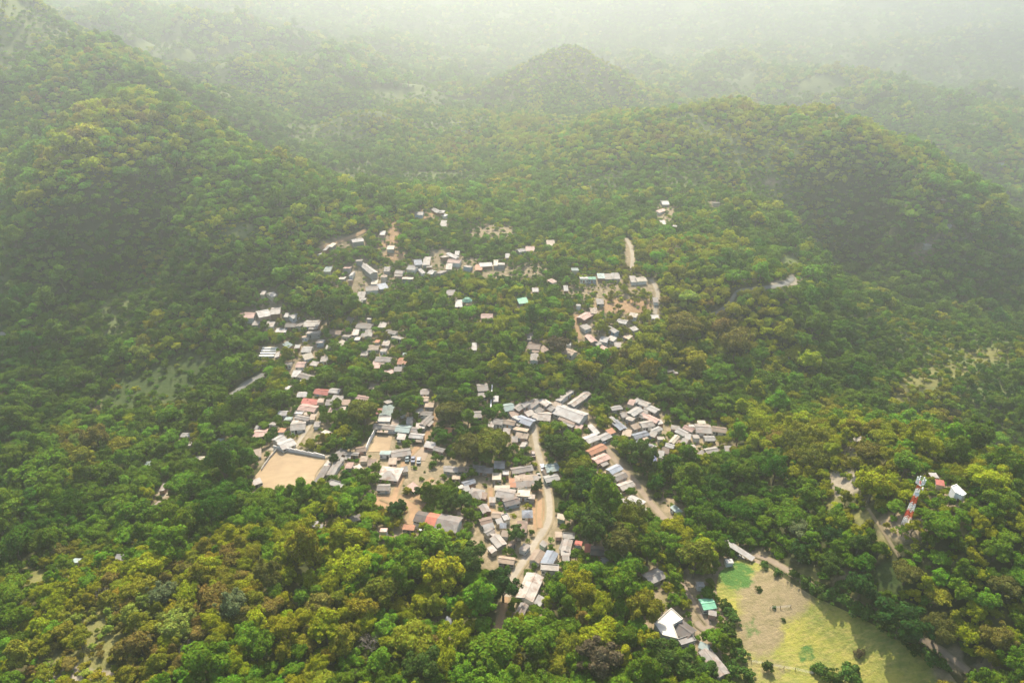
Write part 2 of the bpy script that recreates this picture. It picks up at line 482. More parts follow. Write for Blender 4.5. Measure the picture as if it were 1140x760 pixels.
# ------------------------------------------------------------------ houses: u, v, length px, width px, angle deg, roof colour, type
# type: s gable, m single pitch, f flat slab, h hip, a open shelter on posts
HT = """
337 438 11 6 0 w s;359 435 16 8 8 r s;373 434 12 6 5 w s;376 442 12 5 5 l m;385 447 9 5 0 k m;345 446 18 5 5 r m;343 453 19 9 8 p s;333 459 9 3 5 w f;371 456 10 5 5 p m
315 459 10 6 0 w s;321 465 8 5 0 t m;337 464 16 6 10 g s;332 473 17 9 -6 l s;314 478 7 6 0 o m;311 488 11 9 -30 w s;319 493 17 9 -22 w s;290 481 15 8 -5 p s;287 475 6 4 0 w m
286 504 10 7 -10 n m;363 480 7 6 20 x m;320 431 7 6 0 w m;358 527 22 8 -58 g m;373 518 24 8 -56 l s;374 538 16 7 16 w f;365 515 7 5 -56 x m;379 502 13 7 -45 g s;389 517 8 9 0 p m;286 535 10 5 -20 l m
433 446 9 6 -20 g m;431 456 12 12 -66 t s;428 466 14 6 0 w f;422 457 6 5 0 r m;447 458 6 6 -20 b m;404 442 14 6 10 p s;430 474 28 6 4 x s;449 476 16 8 5 t s;464 484 16 6 6 w s;459 477 14 6 5 g s
475 467 15 7 -45 g s;468 473 10 5 0 x m;475 459 13 5 5 g s;467 456 8 4 -30 w m;478 450 10 7 0 n m;471 443 12 5 0 n s;473 435 10 6 0 g s;429 503 12 5 0 t m;401 499 12 6 -10 k s;391 504 17 4 3 l s
446 503 22 8 -10 g s;479 494 12 6 10 w m;489 499 12 6 15 g s;434 526 24 15 6 x h;427 541 14 7 0 l s;460 541 10 8 40 p m;498 520 9 4 0 g m;552 443 5 5 0 w m;537 439 10 4 0 g m
530 460 13 7 0 l s;499 478 9 6 8 o s;566 452 12 8 -10 t s;578 452 11 8 -35 g s;585 449 9 6 -20 w s;593 448 13 9 -35 g s;607 447 11 8 32 x s;585 467 18 9 20 b s;576 464 8 6 25 w m
555 468 11 7 8 g s;567 469 14 6 10 n s;580 477 16 5 10 n m;581 484 14 5 8 n m;583 494 6 6 -60 l m;606 462 15 9 5 x s;556 516 12 8 0 w s;563 526 5 4 0 w f;503 521 15 6 6 l s;518 521 16 6 4 n s;533 521 14 6 4 x m;544 523 9 5 0 g m
581 521 24 7 -10 g s;553 530 10 7 0 c f;586 531 26 5 -4 n m;583 538 24 5 -4 g m;570 534 5 4 0 o m;597 531 5 4 0 g m;522 536 14 6 -18 b s;519 543 8 5 -15 w m;530 548 16 11 12 g h
563 548 20 11 10 g s;569 557 17 9 -14 d s;559 542 17 4 0 c m;583 548 14 8 4 c f;571 539 6 4 0 o m;540 565 10 9 60 g s;541 579 14 8 -12 k s;544 585 12 5 -16 w m;554 572 13 7 5 n s;563 575 7 7 -15 w f;556 579 7 5 -15 w m;560 584 5 4 0 b m
587 571 12 8 0 b h;581 585 12 10 5 k m;545 591 10 7 -30 g s;555 601 14 11 50 l s;564 622 18 8 8 n s;513 571 8 5 0 n m;614 519 15 9 -10 t s;614 531 16 8 -12 w s;608 524 6 5 -20 k m;625 574 6 8 -80 c m
598 618 14 12 -58 n s;612 620 16 13 -62 b s;627 606 12 5 -70 g m;633 596 13 6 4 w f;631 606 14 10 -75 g s;630 614 11 6 0 l m;630 620 6 5 0 l m;644 604 8 6 10 r m;655 609 6 8 5 r m;665 612 15 10 6 d s;612 631 20 7 4 l f
590 652 30 19 -66 x s;600 667 11 5 -62 w m;581 677 14 10 -62 g s;584 608 9 8 -50 g m;572 649 6 6 -30 n m;629 439 20 6 -36 l m;645 443 24 8 -36 x s;635 459 32 14 20 w s;632 471 14 5 24 w m;643 474 10 5 18 p m
661 477 14 5 46 w m;673 485 12 8 -25 w s;680 479 8 6 -20 o m;658 487 14 10 -22 w s;664 499 20 8 -24 o s;669 509 16 9 -24 p s;684 521 14 9 -26 b s;690 529 14 8 -22 g s;697 539 16 10 -20 x s;685 544 14 6 50 w m
686 453 12 5 -10 w s;689 472 15 8 42 b s;683 466 9 4 42 w m;703 447 7 5 15 p m;709 445 8 5 -30 w m;717 448 12 7 22 l s;726 454 14 7 26 w s;707 457 13 9 -32 w s;716 460 8 7 20 g m;724 464 20 6 26 p s
720 471 14 8 -10 x s;731 477 10 6 -24 w s;735 469 5 4 60 w m;713 483 17 7 -15 b s;717 493 16 6 28 b s;724 496 11 7 20 g m;698 481 10 6 10 n m;752 475 10 6 10 g m;759 480 12 7 26 w s;767 476 12 5 22 p s;770 473 4 4 0 w m
766 485 7 5 10 w m;781 469 9 3 0 c m;783 476 18 9 4 g s;801 477 16 6 8 n s;790 487 12 6 0 w s;751 488 11 6 -46 c s;746 495 10 5 16 w s;741 501 8 5 10 k m;775 507 6 6 -60 w m;792 500 14 7 -10 l s
781 504 8 6 -40 g m;811 498 8 5 0 g m;726.5 509 9 6 4 B m;736 505 7 6 10 w m;753 566 12 5 42 t m;708 557 18 10 26 w s;695 556 8 5 20 l m;718 567 8 4 55 w m
302 327 7 7 -20 w s;293 325 5 4 0 l m;276 350 17 8 0 p s;293 348 14 8 -12 w s;307 345 11 8 -5 l s;319 350 4 4 0 w m;327 351 9 6 -22 w s;348 359 17 8 0 l s;350 369 16 6 0 l m;324 361 12 5 0 g s;335 360 10 7 -30 g m;313 367 12 4 0 w m
342 388 11 7 0 w s;331 385 6 3 0 w m;343 396 11 5 -15 c m;335 405 10 7 0 p s;330 415 9 6 0 w m;340 418 14 8 16 g s;320 383 8 6 30 t m;286 423 6 3 -20 w m;309 394 6 5 -70 w m
374 369 13 6 5 k s;380 381 9 5 -30 c m;398 376 6 5 0 w m;406 362 17 7 5 g s;410 370 8 8 -80 l s;411 354 4 3 0 w m;420 379 4 5 0 o m;436 369 12 5 10 g s;443 375 12 5 12 g m;416 386 12 6 0 n s;427 389 7 5 0 g m
427 399 17 6 4 g s;419 405 9 6 0 p m;448 401 11 7 0 o h;451 393 5 3 0 t m;433 413 9 5 -20 p m;443 410 9 4 0 g m;405 332 5 3 0 w m;402 328 9 6 0 g m;389 355 7 5 10 g m;416 429 10 5 0 n m
397.6 266.6 13 4 -8 w s;426 258.7 6 3 0 w m;408.7 297.4 19 8 38 w s;417 313 7 4 0 c m;364 275 8 4 -50 w m;356 282 5 3 -20 w m;370 272 6 4 -40 c m;387 297 8 5 0 p m;392 304 6 4 -50 w m;365 299 8 5 0 t m
414 320 14 5 -5 g s;426 318 10 5 -10 b m;401 334 6 4 0 l m;444 304 9 4 0 g m;458 297 8 5 0 w s;435 275 8 3 0 c m;390 311 3 3 0 w m
467 237 9 4 0 w s;486 234 8 6 28 w s;492 235 6 5 0 w m;495 239 5 3 10 w m;494 248 7 4 0 l m;465 291 9 6 -5 b s;475 290 8 6 0 l m;459 298 9 6 10 l s;469 301 7 4 48 w m;481 302 6 6 10 w s;491 302 8 6 -20 g m;445 302 9 5 5 g s
454 309 12 4 0 c m;504 284 12 5 26 w s;495 285 8 4 -10 l m;509 281 5 3 0 w m;506 290 14 5 4 p s;533 297 8 4 0 o m;541 294 14 3 -4 w m;552 292 5 4 0 c m;558 293 8 3 0 l m;511 337 8 6 0 w m;502 325 9 6 0 g s
582 334 11 5 -5 G m;542 351 13 5 0 p s;528 385 6 6 0 w m;595 384 14 8 5 k s;604 388 8 8 40 k m;595 397 8 9 -80 l s;591 374 8 5 0 g m;634 391 12 8 20 n s;633 381 4 4 0 w m;596 322 7 3 0 w m;537 430 12 8 -5 g s
650 308.6 9 4 0 w m;659 309 9 4 0 G m;669 306.6 8 4 0 t m;677 307 8 4 0 l m;685.5 306.6 9 5 0 w m;713 310 11 6 -5 c s;705 310 7 5 0 l m;630 320 5 4 0 w m;644 339 4 3 0 w m;668 335 8 4 0 g m;651 351 12 9 -30 p s
652 363 8 7 -20 l m;658 376 11 7 42 p s;673 377 9 6 10 w s;671 386 13 6 30 p s;682 366 12 6 30 w s;693 357 11 5 12 w s;706 365 6 6 40 w m;705 350 9 4 10 c m;729 352 9 3 0 w m;730 333 6 4 0 g m;688 383 8 4 0 g m;640 299 8 5 0 t m
580 278 8 5 -10 w s;590 276 10 5 0 p s;613 270 9 4 0 n m;565 284 5 3 0 w m;615 312 7 5 30 p m;740 225 8 5 0 w s;736 234 8 4 -20 p m;738 247 6 3 0 w m;753 251 8 3 5 w m;797 225 8 3 0 x m
1033 272 9 3 0 w m;1057 250 5 2.5 0 w m;1115 181 5 2 0 w m;1050 222 5 2 0 l m
955 487 11 7 5 c s;1040 528 7 3 0 w m;1047 536 7 4 10 r m
134 619 12 5 0 w m;84 623 7 4 0 t m;209 483 14 6 0 w s;210 493 6 4 0 l m;226 509 16 5 6 c s;245 489 8 5 0 t m;165 515 6 4 0 t m;182 541 10 6 -60 l m;3 370 7 3 0 w m;176 560 9 4 -40 n m
728.5 640.5 19 14 -24 l s;500 690 8 8 -60 b m;745 412 10 4 -10 l m;752 414 5 3 0 w m;395 576 14 5 -18 g m;350 582 5 4 0 w m;355 585 4 3 0 w m;427 589 8 3 0 p m;455 586 13 4 6 o m;674 623 4 3 0 w m;780 649 4 4 0 w m;812 623 4 4 0 w m
;590 459 9 6 -20 x m;600 456 8 6 -35 g m;572 459 9 6 -10 k m;596 462 7 5 20 l m;613 453 10 7 30 g s;620 449 8 6 30 n m;547 471 7 5 8 x m;546 479 7 5 0 n m;564 479 8 5 5 x m;573 488 7 5 0 g m;440 469 8 5 0 n m;456 467 7 5 0 x m
447 485 9 5 5 x m;437 512 9 6 0 n m;450 521 8 5 -10 g m;414 514 9 6 0 k m;405 510 8 5 0 n m;398 519 8 6 -20 x m;353 471 7 5 0 g m;348 463 6 5 0 n m;328 470 7 5 0 x m;304 471 7 5 10 g m;357 445 7 4 0 n m;366 447 7 5 0 g m;381 455 7 5 0 x m;396 452 8 5 10 g m
702 465 8 6 20 x m;695 461 7 5 -10 g m;727 482 8 5 20 l m;736 487 8 5 0 x m;708 474 8 6 -20 n m;762 490 7 5 20 g m;775 485 7 5 0 x m;771 496 7 5 0 l m;321 404 7 5 0 g m;350 404 8 5 10 x m;361 399 8 5 0 l m;357 379 8 5 0 x m;366 386 7 4 0 l m;386 373 8 5 5 g m;396 369 7 5 0 x m
426 361 8 5 5 l m;430 381 8 5 5 x m;406 392 8 5 0 g m;301 360 9 5 0 x m;285 359 8 4 0 g m;340 374 7 4 0 n m;500 296 7 4 0 x m;478 296 6 4 0 l m;521 296 8 4 10 x m;431 299 7 4 0 g m;400 289 7 4 0 l m;381 309 7 4 0 x m;681 376 8 5 20 x m;665 381 7 5 30 l m;699 374 7 5 20 n m;661 345 8 5 0 n m
538 551 8 6 10 k m;548 555 7 5 0 x m;575 552 8 6 0 n m;592 552 7 6 5 x m;596 540 8 5 0 k m;512 541 8 5 -10 x m;508 530 9 5 0 n m;550 594 8 6 40 x m;562 593 8 6 10 n m;570 604 8 6 -50 k m;548 610 8 6 50 x m;605 604 6 5 -50 l m;622 594 7 5 0 n m;576 594 7 5 0 g m
"""
HOUSES = []
for row in HT.replace('\n', ';').split(';'):
    p = row.split()
    if len(p) == 7:
        HOUSES.append((float(p[0]), float(p[1]), float(p[2]), float(p[3]), float(p[4]), p[5], p[6]))

FOOT = []      # footprints: x, y, radius kept clear of trees


def frame_of(u, v, L, W, ang, lift):
    """roof centre, direction, real length and width of a roof read off the photo"""
    c = at(u, v, lift)
    a = R(ang)
    q = []
    for s in (-1, 1):
        d = ray(u + s * L / 2 * math.cos(a), v + s * L / 2 * math.sin(a))
        t = (c[2] - CAM[2]) / d[2]
        q.append(CAM + d * t)
    ax = q[1] - q[0]; ln = math.hypot(ax[0], ax[1]); rz = math.atan2(ax[1], ax[0])
    per = np.array([-math.sin(rz), math.cos(rz)])
    u1, v1, _ = project(c[0] + per[0], c[1] + per[1], c[2])
    ppm = math.hypot(float(u1) - u, float(v1) - v)
    # a ridge seen end-on keeps a sane length
    w = W / max(ppm, .3)
    return c, rz, ln, w


def gable_wall(mb, l, w, h, rise, z0=-1.6):
    x, y = l / 2, w / 2
    mb.poly([(-x, -y, z0), (x, -y, z0), (x, -y, h), (-x, -y, h)])
    mb.poly([(x, y, z0), (-x, y, z0), (-x, y, h), (x, y, h)])
    mb.poly([(x, -y, z0), (x, y, z0), (x, y, h), (x, 0, h + rise), (x, -y, h)])
    mb.poly([(-x, y, z0), (-x, -y, z0), (-x, -y, h), (-x, 0, h + rise), (-x, y, h)])


def make_house(u, v, L, W, ang, col, typ, idx):
    L *= 1.02; W *= 1.08
    rnd = random.Random(idx * 77 + 5)
    h = rnd.uniform(1.95, 2.35)
    c, rz, l, w = frame_of(u, v, L, W, ang, h + .4)
    l = min(max(l, 2.6), 30); w = min(max(w, 2.4), 22)
    if typ in 'sh' and w > l * 1.8: w = l * 1.8
    base = (c[0], c[1], float(hz(c[0], c[1])))
    FOOT.append((c[0], c[1], l, w, rz))
    roof_slope_to = -1 if math.cos(rz) > 0 else 1       # local side that faces the camera
    small = max(l, w) < 5.2
    t = empty('shed' if small else 'house', base, rz)
    wm = WALLM[rnd.choices(range(7), (5, 3, 4, 1.3, 1.5, .6, .5))[0]]
    rm = ROOFM[col]
    wb = MB(); rb = MB(); ov = .35 if not small else .22
    x, y = l / 2, w / 2
    wx, wy = x - ov, y - ov
    rise = 0
    if typ == 's':
        rise = w * rnd.uniform(.10, .16)
        gable_wall(wb, 2 * wx, 2 * wy, h, rise * (wy / y) - .02)
        dz = h - rise * (y - wy) / y
        for s in (-1, 1):
            # several sheets side by side, each a little out of line
            n = max(1, int(l / 3.4)); xs = [-x + l * i / n for i in range(n + 1)]
            for i in range(n):
                j = rnd.uniform(-.02, .05); e = rnd.uniform(-.18, .18)
                rb.slab([(xs[i], 0, h + rise + .06 + j), (xs[i + 1] - .015, 0, h + rise + .06 + j), (xs[i + 1] - .015, s * (y + e), dz + .06 + j - rise * e / y), (xs[i], s * (y + e), dz + .06 + j - rise * e / y)], .05)
        rb.box(-x - .04, x + .04, -.16, .16, h + rise + .10, h + rise + .15)
    elif typ == 'm':
        sg = rnd.choice((1, -1, roof_slope_to)); rise = w * rnd.uniform(.05, .10) * sg
        wb.poly([(-wx, -wy, -1.6), (wx, -wy, -1.6), (wx, -wy, h + rise), (-wx, -wy, h + rise)])
        wb.poly([(wx, wy, -1.6), (-wx, wy, -1.6), (-wx, wy, h - rise), (wx, wy, h - rise)])
        wb.poly([(wx, -wy, -1.6), (wx, wy, -1.6), (wx, wy, h - rise), (wx, -wy, h + rise)])
        wb.poly([(-wx, wy, -1.6), (-wx, -wy, -1.6), (-wx, -wy, h + rise), (-wx, wy, h - rise)])
        n = max(1, int(l / 3.0)); xs = [-x + l * i / n for i in range(n + 1)]; k = rise * y / wy
        for i in range(n):
            j = rnd.uniform(.0, .08); e0 = rnd.uniform(-.2, .2)
            rb.slab([(xs[i], -y + e0, h + k + .07 + j), (xs[i + 1] - .02, -y + e0, h + k + .07 + j), (xs[i + 1] - .02, y + e0, h - k + .07 + j), (xs[i], y + e0, h - k + .07 + j)], .05)
        if not small and rnd.random() < .5:
            for _ in range(3):   # stones that hold the sheets down
                px, py = rnd.uniform(-x * .8, x * .8), rnd.uniform(-y * .8, y * .8)
                pz = h - k * py / y + .07; rb.box(px - .15, px + .15, py - .12, py + .12, pz, pz + .28)
    elif typ == 'h':
        rise = min(l, w) * .2
        m = min(x, y) * .95
        for s in (-1, 1):
            rb.slab([(-x + m, 0, h + rise), (x - m + .01, 0, h + rise), (x, s * y, h), (-x, s * y, h)], .06)
            rb.slab([(s * (x - m), 0, h + rise), (s * x, y, h), (s * x, -y, h)], .06)
        wb.box(-wx, wx, -wy, wy, -1.6, h - .08)
    elif typ == 'f':
        wb.box(-wx, wx, -wy, wy, -1.6, h)
        rb.box(-x, x, -y, y, h + .003, h + .2)
        for a0, a1, b0, b1 in ((-x, x, -y, -y + .18), (-x, x, y - .18, y), (-x, -x + .18, -y + .18, y - .18), (x - .18, x, -y + .18, y - .18)):
            rb.box(a0, a1, b0, b1, h + .203, h + .5)
    elif typ == 'a':
        for px in (-wx, 0, wx):
            for py in (-wy, wy): wb.box(px - .1, px + .1, py - .1, py + .1, -1, h)
        rb.slab([(-x, -y, h + .2), (x, -y, h + .2), (x, y, h + .05), (-x, y, h + .05)], .06)
        wm = M_WOOD
    wo = wb.build('wall' if typ != 'a' else 'post', wm, t)
    rf = rb.build('roof', rm, t)
    # lean-to against the side seen by the camera
    dist = math.dist(c, CAM)
    front = roof_slope_to
    if typ != 'a' and dist < 420 and l > 3.2:
        # door and windows on the side towards the camera
        dw = .45
        yf = front * (wy + .015)
        dx = rnd.uniform(-.25, .25) * l
        d = MB(); d.box(dx - dw, dx + dw, yf - .03, yf + .03, 0, 1.75); d.build('door', rnd.choice((M_WOOD, M_DARK, WALLM[5], WALLM[4])), t)
        for wxp in (-.34, .36):
            px = wxp * l
            if abs(px - dx) < 1.1: continue
            wn = MB(); wn.box(px - .5, px + .5, yf - .02, yf + .02, .85, 1.6)
            wo2 = wn.build('window', M_DARK, t)
            fr = MB(); fr.box(px - .58, px + .58, yf - .06, yf + .06, .75, .847); fr.build('sill', M_WPAINT, wo2)
            fr = MB(); fr.box(px - .58, px + .58, yf - .035, yf + .035, 1.603, 1.68); fr.build('lintel', M_WPAINT, wo2)
        if typ == 's' and l > 6.5 and rnd.random() < .55:
            pl = l * rnd.uniform(.35, .6); po = rnd.uniform(-.5, .5) * (l - pl); pd = rnd.uniform(1.6, 2.6)
            z1 = h - .28; pr = MB()
            y0 = front * (wy + .01); y1 = front * (wy + pd)
            pr.slab([(po - pl / 2, y0, z1), (po + pl / 2, y0, z1), (po + pl / 2, y1, z1 - .35), (po - pl / 2, y1, z1 - .35)], .05)
            for px in (po - pl / 2 + .15, po + pl / 2 - .15): pr.box(px - .06, px + .06, y1 - front * .12 - .06, y1 - front * .12 + .06, -1.2, z1 - .42)
            pr.build('porch_roof', [ROOFM[rnd.choice('glxnk')]], t)
    return dict(o=t, u=u, v=v, L=max(l, w), S=max(l, w) / dist * F, col=ROOF[col][0], typ=typ, small=small, x=c[0], y=c[1])


TYPEW = {'s': 'gabled', 'm': 'single-pitch', 'h': 'hipped', 'f': 'flat-roofed', 'a': 'open'}
HREC = [make_house(*hh, i) for i, hh in enumerate(HOUSES)]
# ------------------------------------------------------------------ particular buildings and structures
NAMED = []     # (object, label, category)


def frame_only(u, v, L, W, ang, h):
    c, rz, l, w = frame_of(u, v, L, W, ang, h)
    FOOT.append((c[0], c[1], l, w, rz))
    return np.array([c[0], c[1], float(hz(c[0], c[1]))]), rz, l, w


def long_hall():
    b, rz, l, w = frame_only(487, 578, 50, 17, 11, 4.2)
    t = empty('hall', b, rz); h, rise = 3.6, w * .16
    x, y = l / 2, w / 2
    wb = MB(); gable_wall(wb, l - .8, w - .8, h, rise * (y - .4) / y - .02); wb.build('wall', WALLM[0], t)
    for a, e, c, k in ((-.5, -.24, 'd', .8), (-.24, .0, 'o', .9), (0, .5, 'g', 1.15)):
        rb = MB()
        for s in (-1, 1):
            rb.slab([(a * l + .02, 0, h + rise + .08), (e * l - .02, 0, h + rise + .08), (e * l - .02, s * y * k, h + rise - rise * k + .08), (a * l + .02, s * y * k, h + rise - rise * k + .08)], .07)
        o = rb.build('roof', M_ORANGE if c == 'o' else ROOFM[c], t); o['label'] = {'d': 'dark grey roof section at the left end', 'o': 'red orange roof section in the middle', 'g': 'long grey roof section at the right end'}[c]
    pb = MB(); pb.slab([(-.3 * l, -y - .1, h - .5), (-.1 * l, -y - .1, h - .5), (-.1 * l, -y - 2.2, h - .75), (-.3 * l, -y - 2.2, h - .75)], .08)
    for px in (-.29, -.11): pb.box(px * l - .08, px * l + .08, -y - 2.1, -y - 1.95, -1.5, h - .86)
    pb.build('porch_roof', M_WHITE, t)
    for i in range(5):
        px = (.05 + i * .09) * l
        wn = MB(); wn.box(px - .7, px + .7, -y + .36, -y + .42, 1.1, 2.3); wn.build('window', M_DARK, t)
    d = MB(); d.box(-.22 * l, -.18 * l, -y + .36, -y + .42, 0, 2.2); d.build('door', M_WOOD, t)
    NAMED.append((t, 'large grey roofed hall with a red stripe across its roof', 'hall', 487, 578))


M_ORANGE = roof_mat('orange_red_sheet_roofing', (.50, .15, .09), rustamt=.2)


def poly_building(name, pts, h, roofm, wallm, label, parapet=True):
    P = cast([p[0] for p in pts], [p[1] for p in pts], h)
    c = P.mean(0); g = float(hz(c[0], c[1]))
    t = empty(name, (c[0], c[1], g))
    q = [(p[0] - c[0], p[1] - c[1]) for p in P]
    wb = MB(); n = len(q)
    for i in range(n):
        a, e = q[i], q[(i + 1) % n]
        wb.poly([(a[0] * .97, a[1] * .97, -2.5), (e[0] * .97, e[1] * .97, -2.5), (e[0] * .97, e[1] * .97, h), (a[0] * .97, a[1] * .97, h)])
    wb.build('wall', wallm, t)
    rb = MB()
    top = [(a[0], a[1], h + .25) for a in q]
    rb.slab(top, .24)
    if parapet:
        for i in range(n):
            a, e = Vector((*q[i], 0)), Vector((*q[(i + 1) % n], 0)); d = (e - a).normalized(); nn = Vector((-d.y, d.x, 0)) * .18
            ins = -nn if (a + nn).length > a.length else nn
            b = len(rb.v)
            a2, e2 = a + d * .19, e - d * .003
            for z in (h + .253, h + .55):
                rb.v += [(a2.x, a2.y, z), (e2.x, e2.y, z), (e2.x + ins.x, e2.y + ins.y, z), (a2.x + ins.x, a2.y + ins.y, z)]
            for f in ((0, 1, 2, 3), (4, 5, 6, 7), (0, 1, 5, 4), (1, 2, 6, 5), (2, 3, 7, 6), (3, 0, 4, 7)):
                rb.f.append(tuple(b + i for i in f)); rb.mi.append(0)
    rb.build('roof', roofm, t)
    xs = [a[0] for a in q]; ys = [a[1] for a in q]
    FOOT.append((c[0], c[1], max(xs) - min(xs), max(ys) - min(ys), 0))
    i = min(range(n), key=lambda k: q[k][1] + q[(k + 1) % n][1])
    a, e = Vector((*q[i], 0)) * .972, Vector((*q[(i + 1) % n], 0)) * .972
    for f, nm, z0, z1, hw in ((.3, 'window', 1, 2, .6), (.55, 'door', 0, 2.1, .5), (.8, 'window', 1, 2, .6)):
        m = a.lerp(e, f); d = (e - a).normalized() * hw; o = Vector((d.y, -d.x, 0)).normalized() * .05
        if (m + o).length < m.length: o = -o
        wn = MB(); wn.slab([m - d + o + Vector((0, 0, z0)), m + d + o + Vector((0, 0, z0)), m + d + o * .9 + Vector((0, 0, z1)), m - d + o * .9 + Vector((0, 0, z1))], .03)
        wn.build(nm, M_DARK if nm == 'window' else M_WOOD, t)
    NAMED.append((t, label, 'building', float(np.mean([p[0] for p in pts])), float(np.mean([p[1] for p in pts]))))
    return t


def special_house(u, v, L, W, ang, col, typ, label, cat='house'):
    r = make_house(u, v, L, W, ang, col, typ, int(u * 13 + v))
    NAMED.append((r['o'], label, cat, u, v))
    return r


def shelter():
    """the long narrow white sheet roof on posts by the pasture"""
    b, rz, l, w = frame_only(822.5, 612, 38.5, 4.2, 33, 2.6)
    t = empty('open_shed', b, rz); x, y = l / 2, max(w, 2.2) / 2
    rb = MB(); n = 8
    for i in range(n):
        a, e = -x + l * i / n, -x + l * (i + 1) / n - .02
        rb.slab([(a, y, 2.95), (e, y, 2.95), (e, -y, 2.6), (a, -y, 2.6)], .06)
    rb.build('roof', ROOFM['w'], t)
    for i in range(7):
        for s in (-1, 1):
            p = MB(); px = -x + .3 + (l - .6) * i / 6; p.box(px - .08, px + .08, s * (y - .2) - .08, s * (y - .2) + .08, -1, 2.6 if s < 0 else 2.8); p.build('post', M_WOOD, t)
    tr = MB(); tr.box(-x + .5, x - .5, -.4, .4, .3, .7); tr.box(-x + 1, x - 1, -.2, .2, -.8, .297); tr.build('trough', M_CONC, t)
    NAMED.append((t, 'long narrow white roofed open shed along the top of the pasture', 'shed', 822, 612))


def round_pavilion():
    p = at(520, 333, 4); g = float(hz(p[0], p[1]))
    t = empty('pavilion', (p[0], p[1], g)); r = 5.5 * math.dist(p, CAM) / F * 1.05; n = 20
    rb = MB()
    for i in range(n):
        a, e = 2 * PI * i / n, 2 * PI * (i + 1) / n
        rb.slab([(0, 0, 5.2), (math.cos(a) * r * .5, math.sin(a) * r * .5, 4.6), (math.cos(e) * r * .5, math.sin(e) * r * .5, 4.6)], .05)
        rb.slab([(math.cos(a) * r * .5, math.sin(a) * r * .5, 4.6), (math.cos(a) * r, math.sin(a) * r, 3.2), (math.cos(e) * r, math.sin(e) * r, 3.2), (math.cos(e) * r * .5, math.sin(e) * r * .5, 4.6)], .05)
    rb.build('roof', roof_mat('green_dome_roofing', (.14, .36, .25), rustamt=.1), t)
    for i in range(10):
        a = 2 * PI * i / 10; q = MB(); q.tube((math.cos(a) * r * .92, math.sin(a) * r * .92, -1), (math.cos(a) * r * .92, math.sin(a) * r * .92, 3.25), .14, .14, 8); q.build('post', M_CONC, t)
    wl = MB()
    for i in range(n):
        a, e = 2 * PI * i / n, 2 * PI * (i + 1) / n
        wl.poly([(math.cos(a) * r * .85, math.sin(a) * r * .85, -1), (math.cos(e) * r * .85, math.sin(e) * r * .85, -1), (math.cos(e) * r * .85, math.sin(e) * r * .85, 1.1), (math.cos(a) * r * .85, math.sin(a) * r * .85, 1.1)])
    wl.build('low_wall', WALLM[1], t)
    FOOT.append((p[0], p[1], 2 * r, 2 * r, 0))
    NAMED.append((t, 'round pavilion with a green domed roof among the trees', 'pavilion', 520, 333))


def water_tank():
    p = at(427.6, 307.6, 3); g = float(hz(p[0], p[1]))
    t = empty('water_tank', (p[0], p[1], g)); r = 3.6 * math.dist(p, CAM) / F; n = 20
    b = MB()
    ring = lambda rad, z: [(math.cos(2 * PI * i / n) * rad, math.sin(2 * PI * i / n) * rad, z) for i in range(n)]
    a, e = ring(r, -1), ring(r, 3.2)
    for i in range(n): b.poly([a[i], a[(i + 1) % n], e[(i + 1) % n], e[i]])
    b.build('tank_wall', WALLM[1], t)
    c = MB(); o, m = ring(r * 1.05, 3.25), ring(r * .4, 3.6)
    for i in range(n): c.slab([o[i], o[(i + 1) % n], m[(i + 1) % n], m[i]], .08)
    c.build('rim_roof', ROOFM['n'], t)
    k = MB(); k.slab(ring(r * .38, 3.62), .1); k.build('hatch', ROOFM['k'], t)
    FOOT.append((p[0], p[1], 2 * r, 2 * r, 0))
    NAMED.append((t, 'round tan water tank below the white oblong roof', 'water tank', 427, 307))


def terrace():
    b, rz, l, w = frame_only(299, 392, 17, 9, 0, .6)
    t = empty('terrace_steps', b, rz)
    for i in range(4):
        s = MB(); y = (-.5 + i / 3.6) * w; s.box(-l / 2, l / 2, y, y + .9, -1.5, .5 + .45 * i); s.build('step', M_WHITE, t)
        f = MB(); f.box(-l / 2, l / 2, y + .903, y + w / 3.6 - .003, -1.5, .2 + .45 * i); f.build('bed', plain_mat('dry_earth', (.40, .33, .2)), t)
    NAMED.append((t, 'terraced bank of four pale concrete steps among trees', 'terrace', 299, 392))


